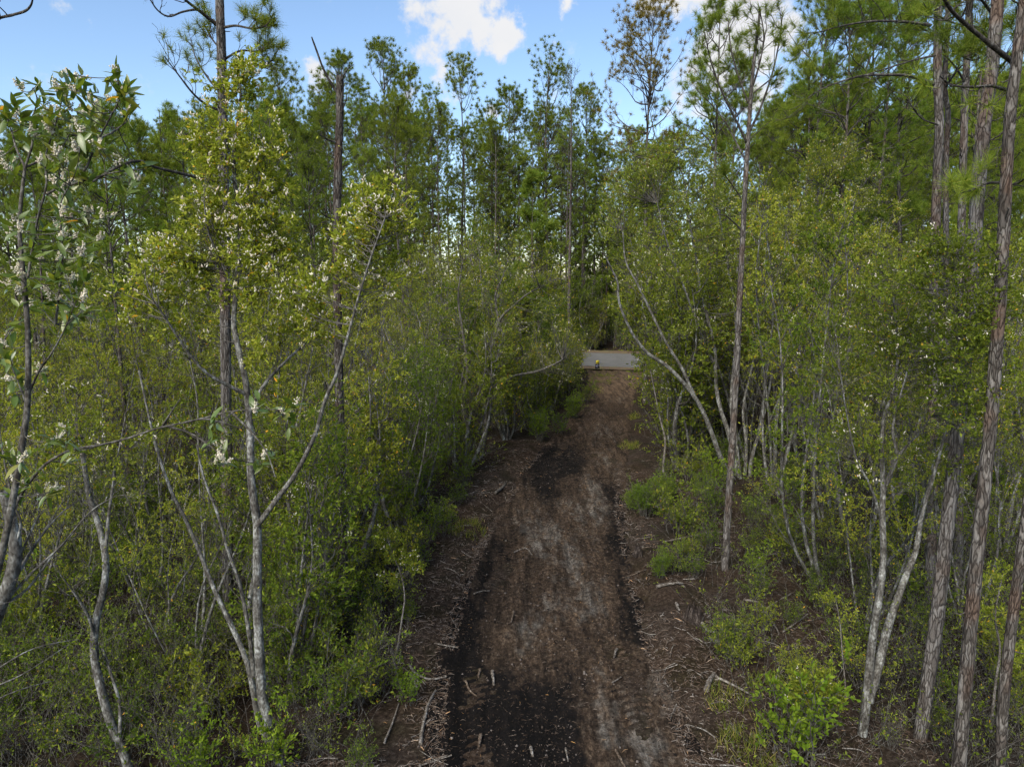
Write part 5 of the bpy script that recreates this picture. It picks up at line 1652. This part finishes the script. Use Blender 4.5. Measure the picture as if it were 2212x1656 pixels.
for side, word, nn in ((-1, 'left', 90), (1, 'right', 100)):
    P = edge_pts(nn * 3, 9, 24, -.1, 1.7 if side < 0 else 2.4, side)[:nn]
    for p in P:
        a = rng.uniform(0, 6.28); Ln = rng.uniform(.15, .55)
        q = [p[:2] + np.array([math.cos(a), math.sin(a)]) * Ln * t_ + rng.normal(size=2) * .03 for t_ in (-.5, 0, .5)]
        q = np.array([[u_[0], u_[1], float(surf(u_[0], u_[1])) + .02 + .05 * rng.random()] for u_ in q])
        q = smooth_line(q, 3); b = q[3].copy(); r = rng.uniform(.006, .016)
        mb = MB(); mb.tubes((q - b)[None], (r * (1 - .5 * np.linspace(0, 1, len(q))))[None], 5, cap=True)
        o = link('broken_stick', mb.mesh('broken_stick', True), BARK_W if rng.random() < .72 else BARK_DK)
        o.location = b; o['category'] = 'stick'
        o['label'] = 'short broken stick in the debris along the %s edge of the track' % word; o['group'] = 'broken sticks along the %s track edge' % word

# rotten stumps
def stump(px, py, r, hh, label):
    b = gbase(px, py)
    o = thing('tree_stump', label, 'stump', b)
    mb = MB(); k = 14
    for j in range(k):
        a = j * 6.283 / k
        rr = r * rng.uniform(.75, 1.1)
        h2 = hh * rng.uniform(.5, 1.1)
        q0 = np.array([math.cos(a) * rr * 1.3, math.sin(a) * rr * 1.3, -.05]); q1 = np.array([math.cos(a) * rr * .8, math.sin(a) * rr * .8, h2])
        mb.tubes(np.stack([q0, (q0 + q1) / 2 * np.array([.95, .95, 1]), q1])[None], np.array([[r * .34, r * .28, r * .07]]), 6, cap=True)
    mb.tubes(np.array([[[0, 0, -.05], [0, 0, hh * .55]]]), np.array([[r, r * .7]]), 10, cap=True)
    link('wood', mb.mesh('stump_wood', True), STUMPM, o)
    for j in range(5):
        rb = MB()
        a = rng.uniform(0, 6.28)
        q = np.array([[math.cos(a) * r * t_, math.sin(a) * r * t_, .08 - .04 * t_] for t_ in (.8, 1.5, 2.3)])
        rb.tubes(q[None], np.array([[r * .25, r * .16, r * .06]]), 6)
        link('root', rb.mesh('stump_root', True), STUMPM, o)


STUMPM = bark_pale('stump_rotten', (.012, .009, .008), (.035, .027, .024), (.09, .075, .068), 2)
stump(1498, 1350, .13, .34, 'black rotten stump in the debris right of the track')
stump(1378, 1205, .09, .30, 'small dark stump at the right track edge by the feathery bush')

# ------------------------------------------------------------------ yard sign by the road
g = ground(1290, 797)
b = np.array([g[0], g[1], float(gz(g[0], g[1]))])
S_ = thing('yard_sign', 'small yard sign with yellow upper panel and navy lower panel beside the road', 'sign', b, None, math.radians(38))
YEL, NAVY, WHT, AMB, IRON = flat_mat('sign_yellow', (.72, .60, .04), .5), flat_mat('sign_navy', (.018, .018, .05), .5), flat_mat('sign_white', (.62, .62, .66), .5), flat_mat('sign_amber', (.42, .28, .02), .5), flat_mat('sign_iron', (.03, .03, .03), .6)
AX = np.eye(3)
W2 = .20
mb = MB(); mb.box((0, 0, .36), AX, (W2, .006, .16)); link('lower_panel', mb.mesh('lower_panel'), NAVY, S_)
mb = MB(); mb.box((.03, 0, .67), AX, (W2 - .03, .006, .135)); link('upper_panel', mb.mesh('upper_panel'), YEL, S_)
for sx_, hh in ((-1, .80), (1, .80)):
    mb = MB(); mb.box((sx_ * (W2 + .008), 0, hh / 2 - .05), AX, (.008, .008, hh / 2 + .05)); link('post', mb.mesh('post'), IRON, S_)
mb = MB(); mb.box((0, 0, .527), AX, (W2, .007, .006)); link('crossbar', mb.mesh('crossbar'), IRON, S_)
lp, up_ = S_.children[0], S_.children[1]
for cx, cz, hw, hz in ((0, .475, .018, .03), (-.10, .40, .075, .018), (.10, .40, .075, .018), (0, .385, .012, .012), (-.02, .31, .05, .012), (0, .27, .03, .008)):
    mb = MB(); mb.box((cx, -.008, cz), AX, (hw, .002, hz)); link('lettering', mb.mesh('lettering'), WHT, lp)
for cz, hw in ((.70, .11), (.65, .12), (.60, .10)):
    mb = MB(); mb.box((.03, -.008, cz), AX, (hw, .002, .013)); link('lettering', mb.mesh('lettering'), AMB, up_)
print('thicket', cnt, 'pines', npine, 'bushes', n)
